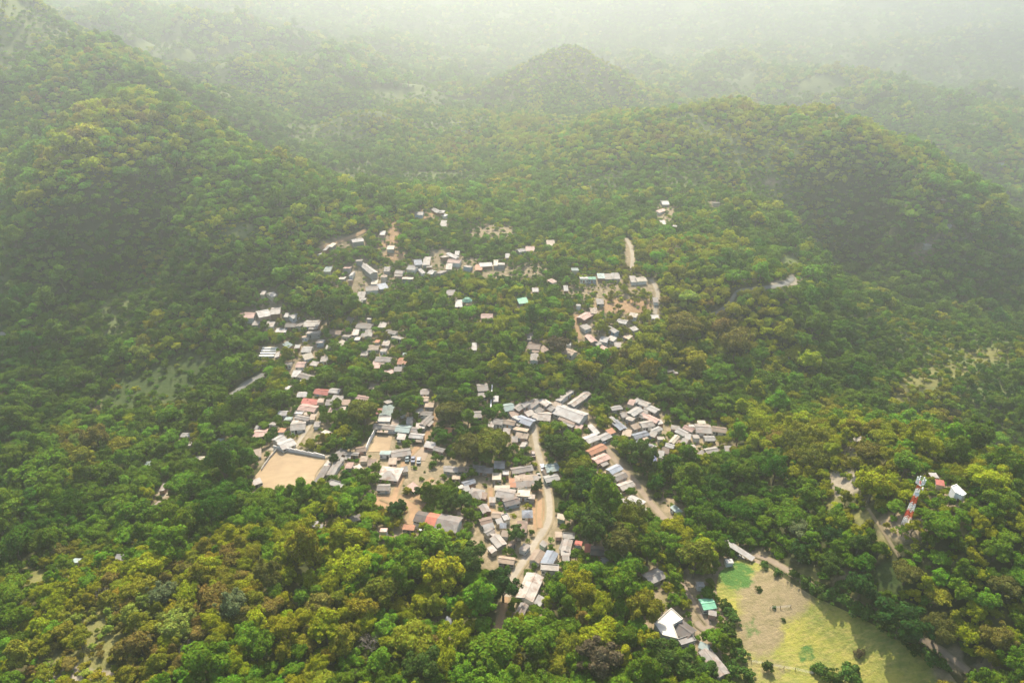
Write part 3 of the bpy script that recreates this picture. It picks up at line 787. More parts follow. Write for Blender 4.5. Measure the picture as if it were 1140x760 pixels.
def tower():
    p = at(1008, 583.5); g = float(p[2])
    t = empty('radio_tower', (p[0], p[1], g), R(20))
    H = 17.0; n = 6
    wz = lambda z: .82 * (1 - z / H) + .30 * (z / H)
    corners = ((-1, -1), (1, -1), (1, 1), (-1, 1))
    for s in range(n):
        z0, z1 = H * s / n, H * (s + 1) / n
        m = MB()
        for a, b in corners: m.tube((a * wz(z0), b * wz(z0), z0 - (1.5 if s == 0 else 0)), (a * wz(z1), b * wz(z1), z1), .075, .07, 5)
        k = 3
        for j in range(k):
            y0, y1 = z0 + (z1 - z0) * j / k, z0 + (z1 - z0) * (j + 1) / k
            for i in range(4):
                (a, b), (c, d) = corners[i], corners[(i + 1) % 4]
                m.tube((a * wz(y0), b * wz(y0), y0), (c * wz(y1), d * wz(y1), y1), .042, .042, 4)
                m.tube((c * wz(y0), d * wz(y0), y0), (a * wz(y1), b * wz(y1), y1), .042, .042, 4)
                m.tube((a * wz(y1), b * wz(y1), y1 - .02), (c * wz(y1), d * wz(y1), y1 - .02), .045, .045, 4)
        col = (M_WPAINT, M_RED)[s % 2]
        o = m.build('mast_section', col, t); o['label'] = ('white', 'red')[s % 2] + ' lattice section'
    pf = MB(); pf.box(-.9, .9, -.9, .9, H - .9, H - .8); pf.build('platform', M_STEEL, t)
    for i in range(6):
        a = PI * i / 3; x, y = math.cos(a), math.sin(a); m = MB()
        m.box(x * 1.05 - .14, x * 1.05 + .14, y * 1.05 - .14, y * 1.05 + .14, H - .7, H + 1.2)
        m.tube((x * .4, y * .4, H), (x * .95, y * .95, H), .05, .05, 4)
        m.build('panel_antenna', M_WPAINT, t)
    for zz, a in ((H - 2.6, -.6), (H - 4, -2.4)):
        m = MB(); d = Vector((math.cos(a), math.sin(a), 0)); c = d * .95 + Vector((0, 0, zz)); sx = Vector((-d.y, d.x, 0)); up = Vector((0, 0, 1))
        ri = [c + d * .25 + (sx * math.cos(2 * PI * i / 14) + up * math.sin(2 * PI * i / 14)) * .6 for i in range(14)]
        for i in range(14): m.poly([c, ri[i], ri[(i + 1) % 14]])
        m.tube(d * .5 + Vector((0, 0, zz)), c, .045, .045, 4)
        m.build('dish_antenna', M_WPAINT, t)
    rd = MB(); rd.tube((0, 0, H - .9), (0, 0, H + 3), .06, .03, 5); rd.build('lightning_rod', M_STEEL, t)
    FOOT.append((p[0], p[1], 4, 4, 0))
    NAMED.append((t, 'red and white lattice radio tower standing on the right hand ridge', 'radio tower', 1015, 560))


def wall_line(pts, h, th, mat, label, cat='wall', name='boundary_wall'):
    P = cast([p[0] for p in pts], [p[1] for p in pts])
    c = P.mean(0); g = float(hz(c[0], c[1]))
    b = MB()
    for i in range(len(P) - 1):
        n = max(1, int(math.dist(P[i][:2], P[i + 1][:2]) / 3))
        for k in range(n):
            a = P[i] + (P[i + 1] - P[i]) * k / n; e = P[i] + (P[i + 1] - P[i]) * ((k + .995) / n)
            d = Vector((e[0] - a[0], e[1] - a[1], 0)).normalized(); nn = Vector((-d.y, d.x, 0)) * th / 2
            za, ze = float(hz(a[0], a[1])) - g, float(hz(e[0], e[1])) - g; zt = max(za, ze) + h; zb = min(za, ze) - .8
            A = Vector((a[0] - c[0], a[1] - c[1], 0)); E = Vector((e[0] - c[0], e[1] - c[1], 0))
            q = [A + nn, E + nn, E - nn, A - nn]; k0 = len(b.v)
            b.v += [(*p.xy, zb) for p in q] + [(*p.xy, zt) for p in q]
            for f in ((0, 1, 2, 3), (4, 5, 6, 7), (0, 1, 5, 4), (1, 2, 6, 5), (2, 3, 7, 6), (3, 0, 4, 7)):
                b.f.append(tuple(k0 + i for i in f)); b.mi.append(0)
    o = b.build(name, mat); o.location = (c[0], c[1], g)
    NAMED.append((o, label, cat, float(np.mean([p[0] for p in pts])), float(np.mean([p[1] for p in pts]))))


def fence(pts, label):
    P = cast([p[0] for p in pts], [p[1] for p in pts]); c = P.mean(0); g = float(hz(c[0], c[1]))
    t = empty('fence', (c[0], c[1], g)); tops = []
    for i in range(len(P) - 1):
        n = max(1, int(math.dist(P[i][:2], P[i + 1][:2]) / 2.6))
        for k in range(n + (i == len(P) - 2)):
            a = P[i] + (P[i + 1] - P[i]) * k / n; z = float(hz(a[0], a[1])) - g
            m = MB(); x, y = a[0] - c[0], a[1] - c[1]; m.tube((x, y, z - .4), (x, y, z + 1.3), .1, .085, 6, 0, True); m.build('post', M_WOOD, t); tops.append(Vector((x, y, z)))
    w = MB()
    for a, b in zip(tops, tops[1:]):
        for hh in (.5, .85, 1.2): w.tube(a + Vector((0, 0, hh)), b + Vector((0, 0, hh)), .02, .02, 3)
    w.build('wire', M_STEEL, t)
    NAMED.append((t, label, 'fence', float(np.mean([p[0] for p in pts])), float(np.mean([p[1] for p in pts]))))


def make_car(pickup):
    t = empty('pickup_truck' if pickup else 'car', (0, 0, 0))
    body = MB()
    prof = [(-2.2, .35), (-2.2, .8), (-1.9, .92), (2.0, .98), (2.2, .85), (2.2, .35)]
    def extr(mb, pf, w0, w1=None):
        w1 = w1 or [w0] * len(pf); k = len(mb.v); n = len(pf)
        for s in (-1, 1): mb.v += [(p[0], s * w1[i], p[1]) for i, p in enumerate(pf)]
        mb.f.append(tuple(k + i for i in range(n))); mb.f.append(tuple(k + n + i for i in reversed(range(n)))); mb.mi += [0, 0]
        for i in range(n): j = (i + 1) % n; mb.f.append((k + i, k + n + i, k + n + j, k + j)); mb.mi.append(0)
    extr(body, prof, .86)
    if pickup:
        body.box(.55, 2.15, -.85, -.78, .983, 1.15); body.box(.55, 2.15, .78, .85, .983, 1.15); body.box(2.08, 2.15, -.77, .77, .983, 1.15)
    bo = body.build('body', M_WPAINT, t)
    cab = MB(); e = .5 if pickup else 1.5
    extr(cab, [(-1.3, .95), (-.7, 1.5), (e - .2 if pickup else e - .5, 1.5), (e, .95)], .8, [.8, .66, .66, .8]); cab.build('window', M_DARK, t)
    rf = MB(); rf.box(-.72, (e - .18 if pickup else e - .48), -.67, .67, 1.503, 1.56); rf.build('cab_roof', M_WPAINT, t)
    for x in (-1.35, 1.35):
        for s in (-1, 1):
            m = MB(); m.tube((x, s * .68, .33), (x, s * .9, .33), .34, .34, 12, 0, True); m.build('wheel', M_TYRE, t)
    return t, [bo, rf] if False else t


def car_at(u, v, ang, colname, rgb, pickup, label, g=None):
    t, _ = make_car(pickup)
    m = bpy.data.materials.get(colname) or plain_mat(colname, rgb, .1, 1, .35, (.2, .17, .13), .15)
    for ch in t.children:
        if ch.name.split('.')[0] in ('body', 'cab_roof'): ch.data.materials[0] = m
    p = at(u, v)
    a = at(u + 3 * math.cos(R(ang)), v + 3 * math.sin(R(ang)))
    t.location = (p[0], p[1], float(hz(p[0], p[1])) + .16)
    t.rotation_euler = (0, 0, math.atan2(a[1] - p[1], a[0] - p[0]))
    NAMED.append((t, label, 'pickup' if pickup else 'car', u, v))
    if g: t['group'] = g
    FOOT.append((p[0], p[1], 4.5, 2, 0))


long_hall()
poly_building('building', [(728, 695), (747, 677), (760.5, 689), (749, 696), (755, 712), (737, 708)], 3.4, M_CREAM, WALLM[0], 'white flat roofed building of six sides at the bottom centre right')
special_house(761.5, 700, 21, 16, 36, 'd', 's', 'dark grey roofed house wedged against the white six sided building')
special_house(764.5, 711.5, 17, 6, -18, 'w', 'f', 'small white flat roof in front of the dark grey roofed house')
special_house(739, 714.5, 13, 7, 14, 'k', 'm', 'brown lean-to roof under the lower edge of the white six sided building')
special_house(784, 718.5, 12, 6, 24, 't', 'm', 'pale teal roofed shed between the white building and the long grey barn')
special_house(795, 736, 36, 14, 52, 'g', 's', 'long grey gabled barn at the bottom edge beside the pasture', 'barn')
special_house(788, 671, 15, 13, -8, 'G', 's', 'green roofed cabin beside the bend of the dirt lane')
special_house(793.5, 681, 9, 5, 12, 'g', 'm', 'small grey shed on the near side of the green roofed cabin', 'shed')
shelter(); round_pavilion(); water_tank(); terrace(); tower()
poly_building('building', [(1058, 543.5), (1064, 541), (1076, 549.5), (1071.5, 552.5), (1068, 550.5), (1063, 549.5)], 3.4, M_WHITE, M_WHITE, 'bright white flat roofed building right of the radio tower')
wall_line([(305, 500), (330, 504), (350, 508), (362, 510)], 1.7, .25, M_WHITE, 'long white wall along the far side of the sandy court')
wall_line([(417, 483), (412, 492), (408, 502)], 2.2, .25, M_WHITE, 'white wall on the left of the small sandy courtyard')
wall_line([(309, 501), (300, 511), (291, 524)], 1.2, .25, M_CONC, 'low grey wall down the left side of the sandy court')
wall_line([(774, 654), (783, 658.5), (793, 663)], 1.8, .25, M_CONC, 'pale wall behind the green roofed cabin')
wall_line([(548, 431), (547, 446), (546, 462)], 1.6, .5, M_WHITE, 'straight pale wall running downhill to a grey house with a white front')
wall_line([(464, 487), (472, 494)], 1.5, .25, M_CONC, 'short grey wall at the back of the parking yard')
fence([(836, 737), (860, 742), (885, 746), (906, 751), (940, 759)], 'post and wire fence crossing the lower pasture')
fence([(857, 678), (880, 676)], 'short run of fence posts in the bare upper pasture')
car_at(453.5, 512, 96, 'dark_teal_car_paint', (.05, .10, .13), False, 'dark teal car at the left of the three in the yard')
car_at(460, 513, 96, 'navy_car_paint', (.04, .06, .13), True, 'navy pickup in the middle of the three in the yard')
car_at(466.5, 514, 96, 'grey_car_paint', (.16, .2, .23), False, 'grey car at the right of the three in the yard')
car_at(593.5, 507, 78, 'dark_red_car_paint', (.07, .03, .03), False, 'dark car on the village road beside dense trees')
car_at(604, 522, 80, 'white_car_paint', (.75, .75, .75), False, 'white car on the village road by the teal grey house')
car_at(599.5, 531, 80, 'black_car_paint', (.04, .04, .045), True, 'black pickup parked on the left edge of the village road')
car_at(670, 492, 45, 'silver_car_paint', (.45, .46, .48), False, 'silver car on the lane above the orange roof')

# ------------------------------------------------------------------ sheets on the ground: roads, court, yards, pasture
KEEPP = []
KEEP = [(h[0], h[1]) for h in HOUSES] + [(n[3], n[4]) for n in NAMED]
for (pu, pv, ru, rv, k_) in PATCH:
    f_ = 1.0 if k_ in 'ge' else (.85 if pv < 350 else .6) if k_ in 'dos' else (.9 if pu > 960 and ru > 25 else .4)
    for a_ in range(-3, 4):
        for b_ in range(-3, 4):
            if a_ * a_ + b_ * b_ <= 9: KEEPP.append((pu + ru * f_ * a_ / 3, pv + rv * f_ * b_ / 3))


def smooth_line(P, step=2.0):
    P = np.array(P, float); out = []
    for i in range(len(P) - 1):
        p0, p1, p2, p3 = P[max(i - 1, 0)], P[i], P[i + 1], P[min(i + 2, len(P) - 1)]
        n = max(2, int(np.hypot(*(p2 - p1)[:2]) / step))
        for k in range(n):
            t = k / n
            out.append(.5 * ((2 * p1) + (-p0 + p2) * t + (2 * p0 - 5 * p1 + 4 * p2 - p3) * t * t + (-p0 + 3 * p1 - 3 * p2 + p3) * t ** 3))
    out.append(P[-1])
    return np.array(out)


ROADPTS = []
RAISE = [0.0]


def road(name, px, width, mat, keep=True, clear=None):
    W = cast([p[0] for p in px], [p[1] for p in px])
    L = smooth_line(W[:, :2], 1.5)
    T = np.gradient(L, axis=0); T /= np.linalg.norm(T, axis=1)[:, None] + 1e-9
    Nn = np.stack([-T[:, 1], T[:, 0]], 1)
    V = []; RAISE[0] += .004
    M = 6
    s = np.arange(len(L))
    wl = width / 2 * (1 + .28 * fbm(s * .16, s * 0 + 3.1 + RAISE[0] * 900, 4)); wr = width / 2 * (1 + .28 * fbm(s * .16, s * 0 + 9.7 + RAISE[0] * 900, 8))
    for j in range(M + 1):
        f = j / M * 2 - 1
        o = np.where(f < 0, f * wl, f * wr)
        Q = L + Nn * o[:, None]
        V.append(np.stack([Q[:, 0], Q[:, 1], hz(Q[:, 0], Q[:, 1]) + .15 + RAISE[0] + .05 * (1 - f * f)], 1))
    V = np.array(V)
    n = len(L); verts = V.reshape(-1, 3)
    faces = [(j * n + i, j * n + i + 1, (j + 1) * n + i + 1, (j + 1) * n + i) for j in range(M) for i in range(n - 1)]
    me = bpy.data.meshes.new(name); me.from_pydata(verts.tolist(), [], faces)
    uvl = me.attributes.new('across', 'FLOAT', 'POINT')
    uvl.data.foreach_set('value', np.repeat(np.linspace(-1, 1, M + 1), n).astype(np.float32))
    me.materials.append(mat); me.polygons.foreach_set('use_smooth', [True] * len(faces)); me.update()
    o = link_mesh(name, me); o['kind'] = 'structure'
    ROADPTS.append((L, clear or width / 2 + .6))
    if keep:
        q = smooth_line(np.array(px, float), 3); KEEP.extend([tuple(a) for a in q])


def road_mat(name, base, edge, rut=.8):
    m, nt = new_mat(name)
    tc = N(nt, 'ShaderNodeTexCoord'); a = N(nt, 'ShaderNodeAttribute', attribute_name='across')
    n1 = noise(nt, tc.outputs['Object'], .25, 5, .65); n2 = noise(nt, tc.outputs['Object'], 1.3, 4, .6)
    ab = math_n(nt, 'ABSOLUTE', a.outputs['Fac'])
    e = ramp(nt, math_n(nt, 'ADD', ab, math_n(nt, 'MULTIPLY', n2, .5)), [(.75, (0, 0, 0)), (1.2, (1, 1, 1))])
    c = mixc(nt, ramp(nt, n1, [(.35, (0, 0, 0)), (.7, (1, 1, 1))]), base, tuple(x * .68 for x in base))
    c = mixc(nt, e, c, edge)
    c = mixc(nt, math_n(nt, 'MULTIPLY', n2, .35), c, tuple(x * .5 for x in base))
    bsdf(nt, c, .95, 0, .1, n2, .4, .08)
    return m


M_ROAD = road_mat('pale_dirt_road', (.34, .295, .23), (.22, .175, .10))
M_LANE = road_mat('brown_dirt_lane', (.26, .205, .15), (.16, .135, .075))
M_TRACK = road_mat('orange_dirt_track', (.33, .215, .125), (.22, .165, .09))
M_GREYROAD = road_mat('grey_gravel_road', (.20, .195, .18), (.14, .13, .095))
road('village_road', [(594, 472), (595.5, 485), (598, 500), (602.5, 515), (606, 530), (610, 548), (612, 565), (611, 580), (604.5, 592), (594, 607), (584, 622), (575, 636), (568, 650), (563, 664)], 3.9, M_ROAD)
road('village_lane', [(642, 452), (652, 467), (661, 481), (672, 496), (685, 512), (698, 527), (709, 540), (718, 552), (730, 566), (741, 578)], 4.0, M_LANE)
road('dirt_track', [(563, 664), (560, 678), (557, 692), (553, 705)], 3.2, M_TRACK)
road('concrete_path', [(300, 499.5), (325, 502.5), (345, 505.5), (366, 508), (388, 506), (408, 504)], 3.2, M_ROAD)
road('concrete_path', [(326, 502), (333, 491), (342, 478), (349, 466), (353, 458)], 3.0, M_ROAD)
road('dirt_path', [(486, 457), (485, 466), (478, 479), (471, 490), (462, 501), (451, 512), (448, 528), (442, 545), (438, 556)], 3.4, M_TRACK)
road('dirt_path', [(428, 552), (442, 558), (456, 562), (462, 571), (456, 584)], 5.5, M_TRACK)
road('dirt_path', [(462, 562), (466, 551), (472, 540), (482, 532)], 2.6, M_TRACK)
road('dirt_path', [(546, 543), (547, 556), (546, 566), (556, 576)], 2.6, M_TRACK)
road('dirt_path', [(601, 545), (601, 560), (600, 575), (601, 588)], 2.8, M_TRACK)
road('dirt_path', [(724, 311), (729, 318), (732, 328), (730, 340), (729, 350)], 3.4, M_ROAD)
road('dirt_path', [(697, 265), (702, 275), (704, 288), (703, 299)], 3.6, M_ROAD)
road('dirt_path', [(641, 350), (643, 366), (646, 378)], 2.8, M_TRACK)
road('valley_road', [(786, 352), (800, 348), (812, 338), (822, 325), (840, 322), (856, 320)], 3.0, M_GREYROAD, False)
road('valley_road', [(852, 320.5), (862, 319), (872, 316.5), (880, 312), (882, 308)], 3.6, M_GREYROAD)
road('gravel_track', [(258, 440), (266, 434), (276, 426), (288, 420), (293, 416)], 5.5, M_GREYROAD)
road('ridge_track', [(966, 566), (974, 578), (983, 592), (992, 606), (1001, 620)], .9, road_mat('ridge_earth_track', (.20, .16, .10), (.14, .12, .06)))
road('pasture_lane', [(760, 648), (765, 659), (773, 672), (783, 686), (791, 697), (783, 700), (775, 692)], 2.6, M_LANE)
road('hedge_track', [(840, 618), (858, 624), (882, 638), (906, 653), (938, 666), (972, 682), (1014, 704), (1052, 728), (1078, 748)], 2.4, M_LANE)
road('dirt_path', [(352, 279), (366, 273), (380, 268), (396, 262), (408, 256)], 3.5, M_TRACK)


def sheet(name, px, mat, step=2.0, lift=.14, attrs=None, keep=True, irregular=0):
    P = cast([p[0] for p in px], [p[1] for p in px])[:, :2]
    if irregular:
        P = smooth_line(np.concatenate([P, P[:1]]), 1.2)[:-1]
        c = P.mean(0); a = np.arange(len(P)); P = c + (P - c) * (1 + irregular * fbm(P[:, 0] * .3, P[:, 1] * .3, 12, 3))[:, None]
    bm = bmesh.new()
    f = bm.faces.new([bm.verts.new((p[0], p[1], 0)) for p in P])
    lo, hi = P.min(0), P.max(0)
    for ax in (0, 1):
        v = lo[ax] + step * .5
        while v < hi[ax]:
            co = [0, 0, 0]; no = [0, 0, 0]; co[ax] = v; no[ax] = 1
            bmesh.ops.bisect_plane(bm, geom=bm.verts[:] + bm.edges[:] + bm.faces[:], plane_co=co, plane_no=no); v += step
    bmesh.ops.triangulate(bm, faces=[f for f in bm.faces if len(f.verts) > 4])
    if f.is_valid and f.normal.z < 0 or (bm.faces and sum(ff.normal.z for ff in bm.faces) < 0): bmesh.ops.reverse_faces(bm, faces=bm.faces[:])
    X = np.array([v.co[:2] for v in bm.verts]); Z = hz(X[:, 0], X[:, 1]) + lift
    for v, z in zip(bm.verts, Z): v.co.z = z
    me = bpy.data.meshes.new(name); bm.to_mesh(me); bm.free()
    u, v, _ = project(X[:, 0], X[:, 1], Z)
    for k, fn in (attrs or {}).items():
        a = me.attributes.new(k, 'FLOAT', 'POINT'); a.data.foreach_set('value', fn(u, v, X).astype(np.float32))
    me.materials.append(mat); me.update()
    o = link_mesh(name, me); o['kind'] = 'structure'
    g = np.arange(lo[0], hi[0], 1.0); h = np.arange(lo[1], hi[1], 1.0)
    A, B = np.meshgrid(g, h); A = A.ravel(); B = B.ravel()
    ins = np.zeros(len(A), bool)
    for i in range(len(P)):
        x0, y0 = P[i]; x1, y1 = P[(i + 1) % len(P)]
        cr = ((y0 > B) != (y1 > B)) & (A < (x1 - x0) * (B - y0) / (y1 - y0 + 1e-12) + x0); ins ^= cr
    pts = np.stack([A[ins], B[ins]], 1); ROADPTS.append((pts, 1.2))
    if keep and len(pts):
        u, v, _ = project(pts[:, 0], pts[:, 1], hz(pts[:, 0], pts[:, 1])); k = slice(None, None, max(1, len(pts) // 60))
        KEEP.extend(list(zip(u[k].tolist(), v[k].tolist())))
    return o


def sand_mat(name, a, b):
    m, nt = new_mat(name)
    tc = N(nt, 'ShaderNodeTexCoord'); mp = N(nt, 'ShaderNodeMapping'); mp.inputs['Scale'].default_value = (.35, 1.2, 1); mp.inputs['Rotation'].default_value = (0, 0, .4)
    nt.links.new(tc.outputs['Object'], mp.inputs[0])
    n1 = noise(nt, tc.outputs['Object'], .12, 5, .6); n2 = noise(nt, mp.outputs[0], .5, 5, .65); n3 = noise(nt, tc.outputs['Object'], 2.5, 3, .6)
    c = mixc(nt, ramp(nt, n1, [(.35, (0, 0, 0)), (.65, (1, 1, 1))]), a, b)
    c = mixc(nt, math_n(nt, 'MULTIPLY', ramp(nt, n2, [(.4, (0, 0, 0)), (.7, (1, 1, 1))]), .55), c, tuple(x * .62 for x in a))
    c = mixc(nt, math_n(nt, 'MULTIPLY', n3, .2), c, tuple(x * .6 for x in b))
    bsdf(nt, c, .95, 0, .1, n3, .3, .05)
    return m


M_SAND = sand_mat('court_sand', (.36, .27, .165), (.29, .21, .13))
sheet('sandy_court', [(303.5, 502.5), (332, 507), (361, 511), (352, 527), (343, 545), (310, 545), (279, 541), (290, 522)], M_SAND, 3, .16, irregular=.03)
sheet('sandy_yard', [(419, 484), (437, 485), (433, 503), (410, 503)], M_SAND, 3, .17)
sheet('sandy_yard', [(462, 496), (479, 499), (473, 513), (452, 513)], sand_mat('yard_earth', (.33, .255, .185), (.28, .215, .155)), 3, .17)


def field_mat():
    m, nt = new_mat('dry_pasture')
    tc = N(nt, 'ShaderNodeTexCoord')
    bare = N(nt, 'ShaderNodeAttribute', attribute_name='bare'); gr = N(nt, 'ShaderNodeAttribute', attribute_name='lush')
    n1 = noise(nt, tc.outputs['Object'], .10, 6, .65); n2 = noise(nt, tc.outputs['Object'], .9, 5, .7); n3 = noise(nt, tc.outputs['Object'], .35, 5, .7)
    mp = N(nt, 'ShaderNodeMapping'); mp.inputs['Scale'].default_value = (.25, 1.5, 1); mp.inputs['Rotation'].default_value = (0, 0, .65); nt.links.new(tc.outputs['Object'], mp.inputs[0])
    n4 = noise(nt, mp.outputs[0], .8, 4, .6)
    c = mixc(nt, ramp(nt, n1, [(.38, (0, 0, 0)), (.62, (1, 1, 1))]), (.27, .255, .05), (.15, .175, .04))
    c = mixc(nt, math_n(nt, 'MULTIPLY', ramp(nt, n4, [(.45, (0, 0, 0)), (.65, (1, 1, 1))]), .5), c, (.36, .29, .10))
    c = mixc(nt, math_n(nt, 'MULTIPLY', ramp(nt, n2, [(.5, (0, 0, 0)), (.7, (1, 1, 1))]), .55), c, (.10, .10, .03))
    e = mixc(nt, ramp(nt, n3, [(.35, (0, 0, 0)), (.65, (1, 1, 1))]), (.25, .195, .115), (.17, .145, .07))
    fb = ramp(nt, math_n(nt, 'ADD', bare.outputs['Fac'], math_n(nt, 'MULTIPLY_ADD', n3, 2.0, -1.0)), [(.25, (0, 0, 0)), (.8, (1, 1, 1))])
    c = mixc(nt, fb, c, e)
    fg = ramp(nt, math_n(nt, 'ADD', gr.outputs['Fac'], math_n(nt, 'MULTIPLY_ADD', n3, 2.2, -1.25)), [(.3, (0, 0, 0)), (.75, (1, 1, 1))])
    g = mixc(nt, n2, (.035, .10, .022), (.08, .15, .035))
    c = mixc(nt, fg, c, g)
    bsdf(nt, c, .95, 0, .1, n2, 1.0, .5)
    return m


def el(u, v, cu, cv, ru, rv): return np.clip(1.6 - ((u - cu) / ru) ** 2 - ((v - cv) / rv) ** 2, 0, 1)


sheet('pasture', [(818, 622), (836, 624), (858, 633), (882, 650), (908, 665), (950, 684), (985, 702), (1020, 720), (1052, 742), (1068, 764), (1020, 790), (900, 790), (820, 775), (815, 740), (818, 710), (812, 690), (800, 668), (797, 655), (800, 638)], field_mat(), 1.6, .13,
      {'bare': lambda u, v, X: np.maximum.reduce([el(u, v, 862, 662, 40, 30), el(u, v, 846, 700, 26, 30), el(u, v, 1060, 745, 22, 16), .55 * el(u, v, 850, 745, 30, 14)]),
       'lush': lambda u, v, X: np.maximum.reduce([el(u, v, 820, 641, 21, 15), .9 * el(u, v, 899, 728, 11, 10), .55 * el(u, v, 838, 700, 12, 12), .45 * el(u, v, 1000, 712, 20, 8)])}, irregular=.0)
# ------------------------------------------------------------------ where trees may stand: distance to anything built
BX0, BX1, BY0, BY1 = -700, 700, 60, 1000
blk = np.zeros((BY1 - BY0, BX1 - BX0), bool)
hou = np.zeros_like(blk)
for (x, y, l, w, rz) in FOOT:
    ca, sa = math.cos(rz), math.sin(rz); nl = max(2, int(l / .6)); nw = max(2, int(w / .6))
    a, b = np.meshgrid(np.linspace(-l / 2, l / 2, nl), np.linspace(-w / 2, w / 2, nw))
    X = (x + a * ca - b * sa).astype(int) - BX0 if False else np.floor(x + a * ca - b * sa).astype(int) - BX0
    Y = np.floor(y + a * sa + b * ca).astype(int) - BY0
    k = (X >= 0) & (X < blk.shape[1]) & (Y >= 0) & (Y < blk.shape[0])
    blk[Y[k], X[k]] = True; hou[Y[k], X[k]] = True
for L, rad in ROADPTS:
    for dx in np.arange(-rad, rad + .1, .8):
        for dy in np.arange(-rad, rad + .1, .8):
            if dx * dx + dy * dy > rad * rad: continue
            X = np.floor(L[:, 0] + dx).astype(int) - BX0; Y = np.floor(L[:, 1] + dy).astype(int) - BY0
            k = (X >= 0) & (X < blk.shape[1]) & (Y >= 0) & (Y < blk.shape[0]); blk[Y[k], X[k]] = True


def dist_grid(b, n):
    d = np.where(b, 0., 99.)
    for _ in range(n):
        p = np.pad(d, 1, constant_values=99.)
        d = np.minimum.reduce([d, p[:-2, 1:-1] + 1, p[2:, 1:-1] + 1, p[1:-1, :-2] + 1, p[1:-1, 2:] + 1, p[:-2, :-2] + 1.41, p[2:, 2:] + 1.41, p[:-2, 2:] + 1.41, p[2:, :-2] + 1.41])
    return d


DB = dist_grid(blk, 10); DH = dist_grid(hou, 22)


def gl(G, x, y, far=99.):
    X = np.floor(np.asarray(x)).astype(int) - BX0; Y = np.floor(np.asarray(y)).astype(int) - BY0
    k = (X >= 0) & (X < G.shape[1]) & (Y >= 0) & (Y < G.shape[0])
    return np.where(k, G[np.clip(Y, 0, G.shape[0] - 1), np.clip(X, 0, G.shape[1] - 1)], far)


# ------------------------------------------------------------------ the ground
def ground():
    me = bpy.data.meshes.new('terrain')
    n = NR * NK
    me.vertices.add(n)
    me.vertices.foreach_set('co', np.stack([GX, GY, GZ], -1).astype(np.float32).ravel())
    i, j = np.meshgrid(np.arange(NR - 1), np.arange(NK - 1), indexing='ij')
    a = (i * NK + j).ravel(); q = np.stack([a, a + 1, a + NK + 1, a + NK], 1)
    m = len(q)
    me.loops.add(m * 4); me.polygons.add(m)
    me.loops.foreach_set('vertex_index', q.ravel().astype(np.int32))
    me.polygons.foreach_set('loop_start', np.arange(0, m * 4, 4, dtype=np.int32)); me.polygons.foreach_set('loop_total', np.full(m, 4, np.int32))
    me.polygons.foreach_set('use_smooth', np.ones(m, bool)); me.update(); me.validate()
    u, v, d = project(GX, GY, GZ)
    pm = patch_masks(u, v) * (d > 0)
    vil = np.clip(1.05 - gl(DH, GX, GY) / 8.0, 0, 1)
    for k, arr in zip(('dirt', 'ochre', 'lush', 'dry', 'rock', 'scrub'), pm):
        if k == 'dirt': arr = np.maximum(arr, vil)
        if k == 'scrub': arr = np.maximum(arr, glade(GX, GY))
        at_ = me.attributes.new(k, 'FLOAT', 'POINT'); at_.data.foreach_set('value', arr.ravel().astype(np.float32))
    at_ = me.attributes.new('wooded', 'FLOAT', 'POINT'); at_.data.foreach_set('value', np.clip((GY - 1300) / 600, 0, 1).ravel().astype(np.float32))
    m_, nt = new_mat('hillside_ground')
    tc = N(nt, 'ShaderNodeTexCoord'); v_ = tc.outputs['Object']
    n1 = noise(nt, v_, .03, 5, .6); n2 = noise(nt, v_, .35, 5, .65); n3 = noise(nt, v_, 1.6, 4, .65); n4 = noise(nt, v_, .12, 5, .65)
    c = mixc(nt, ramp(nt, n1, [(.35, (0, 0, 0)), (.65, (1, 1, 1))]), (.045, .055, .018), (.075, .06, .028))
    c = mixc(nt, ramp(nt, n2, [(.4, (0, 0, 0)), (.7, (1, 1, 1))]), c, (.03, .042, .013))

    def lay(c, name, ca, cb, sharp=.22, jit=1.5):
        a = N(nt, 'ShaderNodeAttribute', attribute_name=name)
        f = math_n(nt, 'ADD', a.outputs['Fac'], math_n(nt, 'MULTIPLY_ADD', n4, jit, -jit / 2))
        f = math_n(nt, 'ADD', f, math_n(nt, 'MULTIPLY_ADD', n2, .6, -.3))
        f = ramp(nt, f, [(.5 - sharp, (0, 0, 0)), (.5 + sharp, (1, 1, 1))])
        col = mixc(nt, ramp(nt, n2, [(.35, (0, 0, 0)), (.65, (1, 1, 1))]), ca, cb)
        return mixc(nt, f, c, col)
    wd = N(nt, 'ShaderNodeAttribute', attribute_name='wooded')
    c = mixc(nt, wd.outputs['Fac'], c, mixc(nt, n4, (.035, .065, .018), (.07, .095, .025)))
    c = lay(c, 'scrub', (.15, .17, .06), (.10, .14, .045))
    c = lay(c, 'dry', (.19, .175, .06), (.12, .125, .04))
    c = lay(c, 'lush', (.032, .062, .015), (.065, .09, .024))
    c = lay(c, 'dirt', (.31, .24, .16), (.17, .14, .08))
    c = lay(c, 'ochre', (.38, .235, .13), (.27, .175, .10))
    c = lay(c, 'rock', (.36, .31, .24), (.26, .22, .16))
    c = mixc(nt, math_n(nt, 'MULTIPLY', n3, .4), c, (.04, .04, .02))
    bsdf(nt, c, .95, 0, .1, n2, .8, .5)
    me.materials.append(m_)
    o = link_mesh('terrain', me); o['kind'] = 'structure'
    return o


TERRAIN = ground()


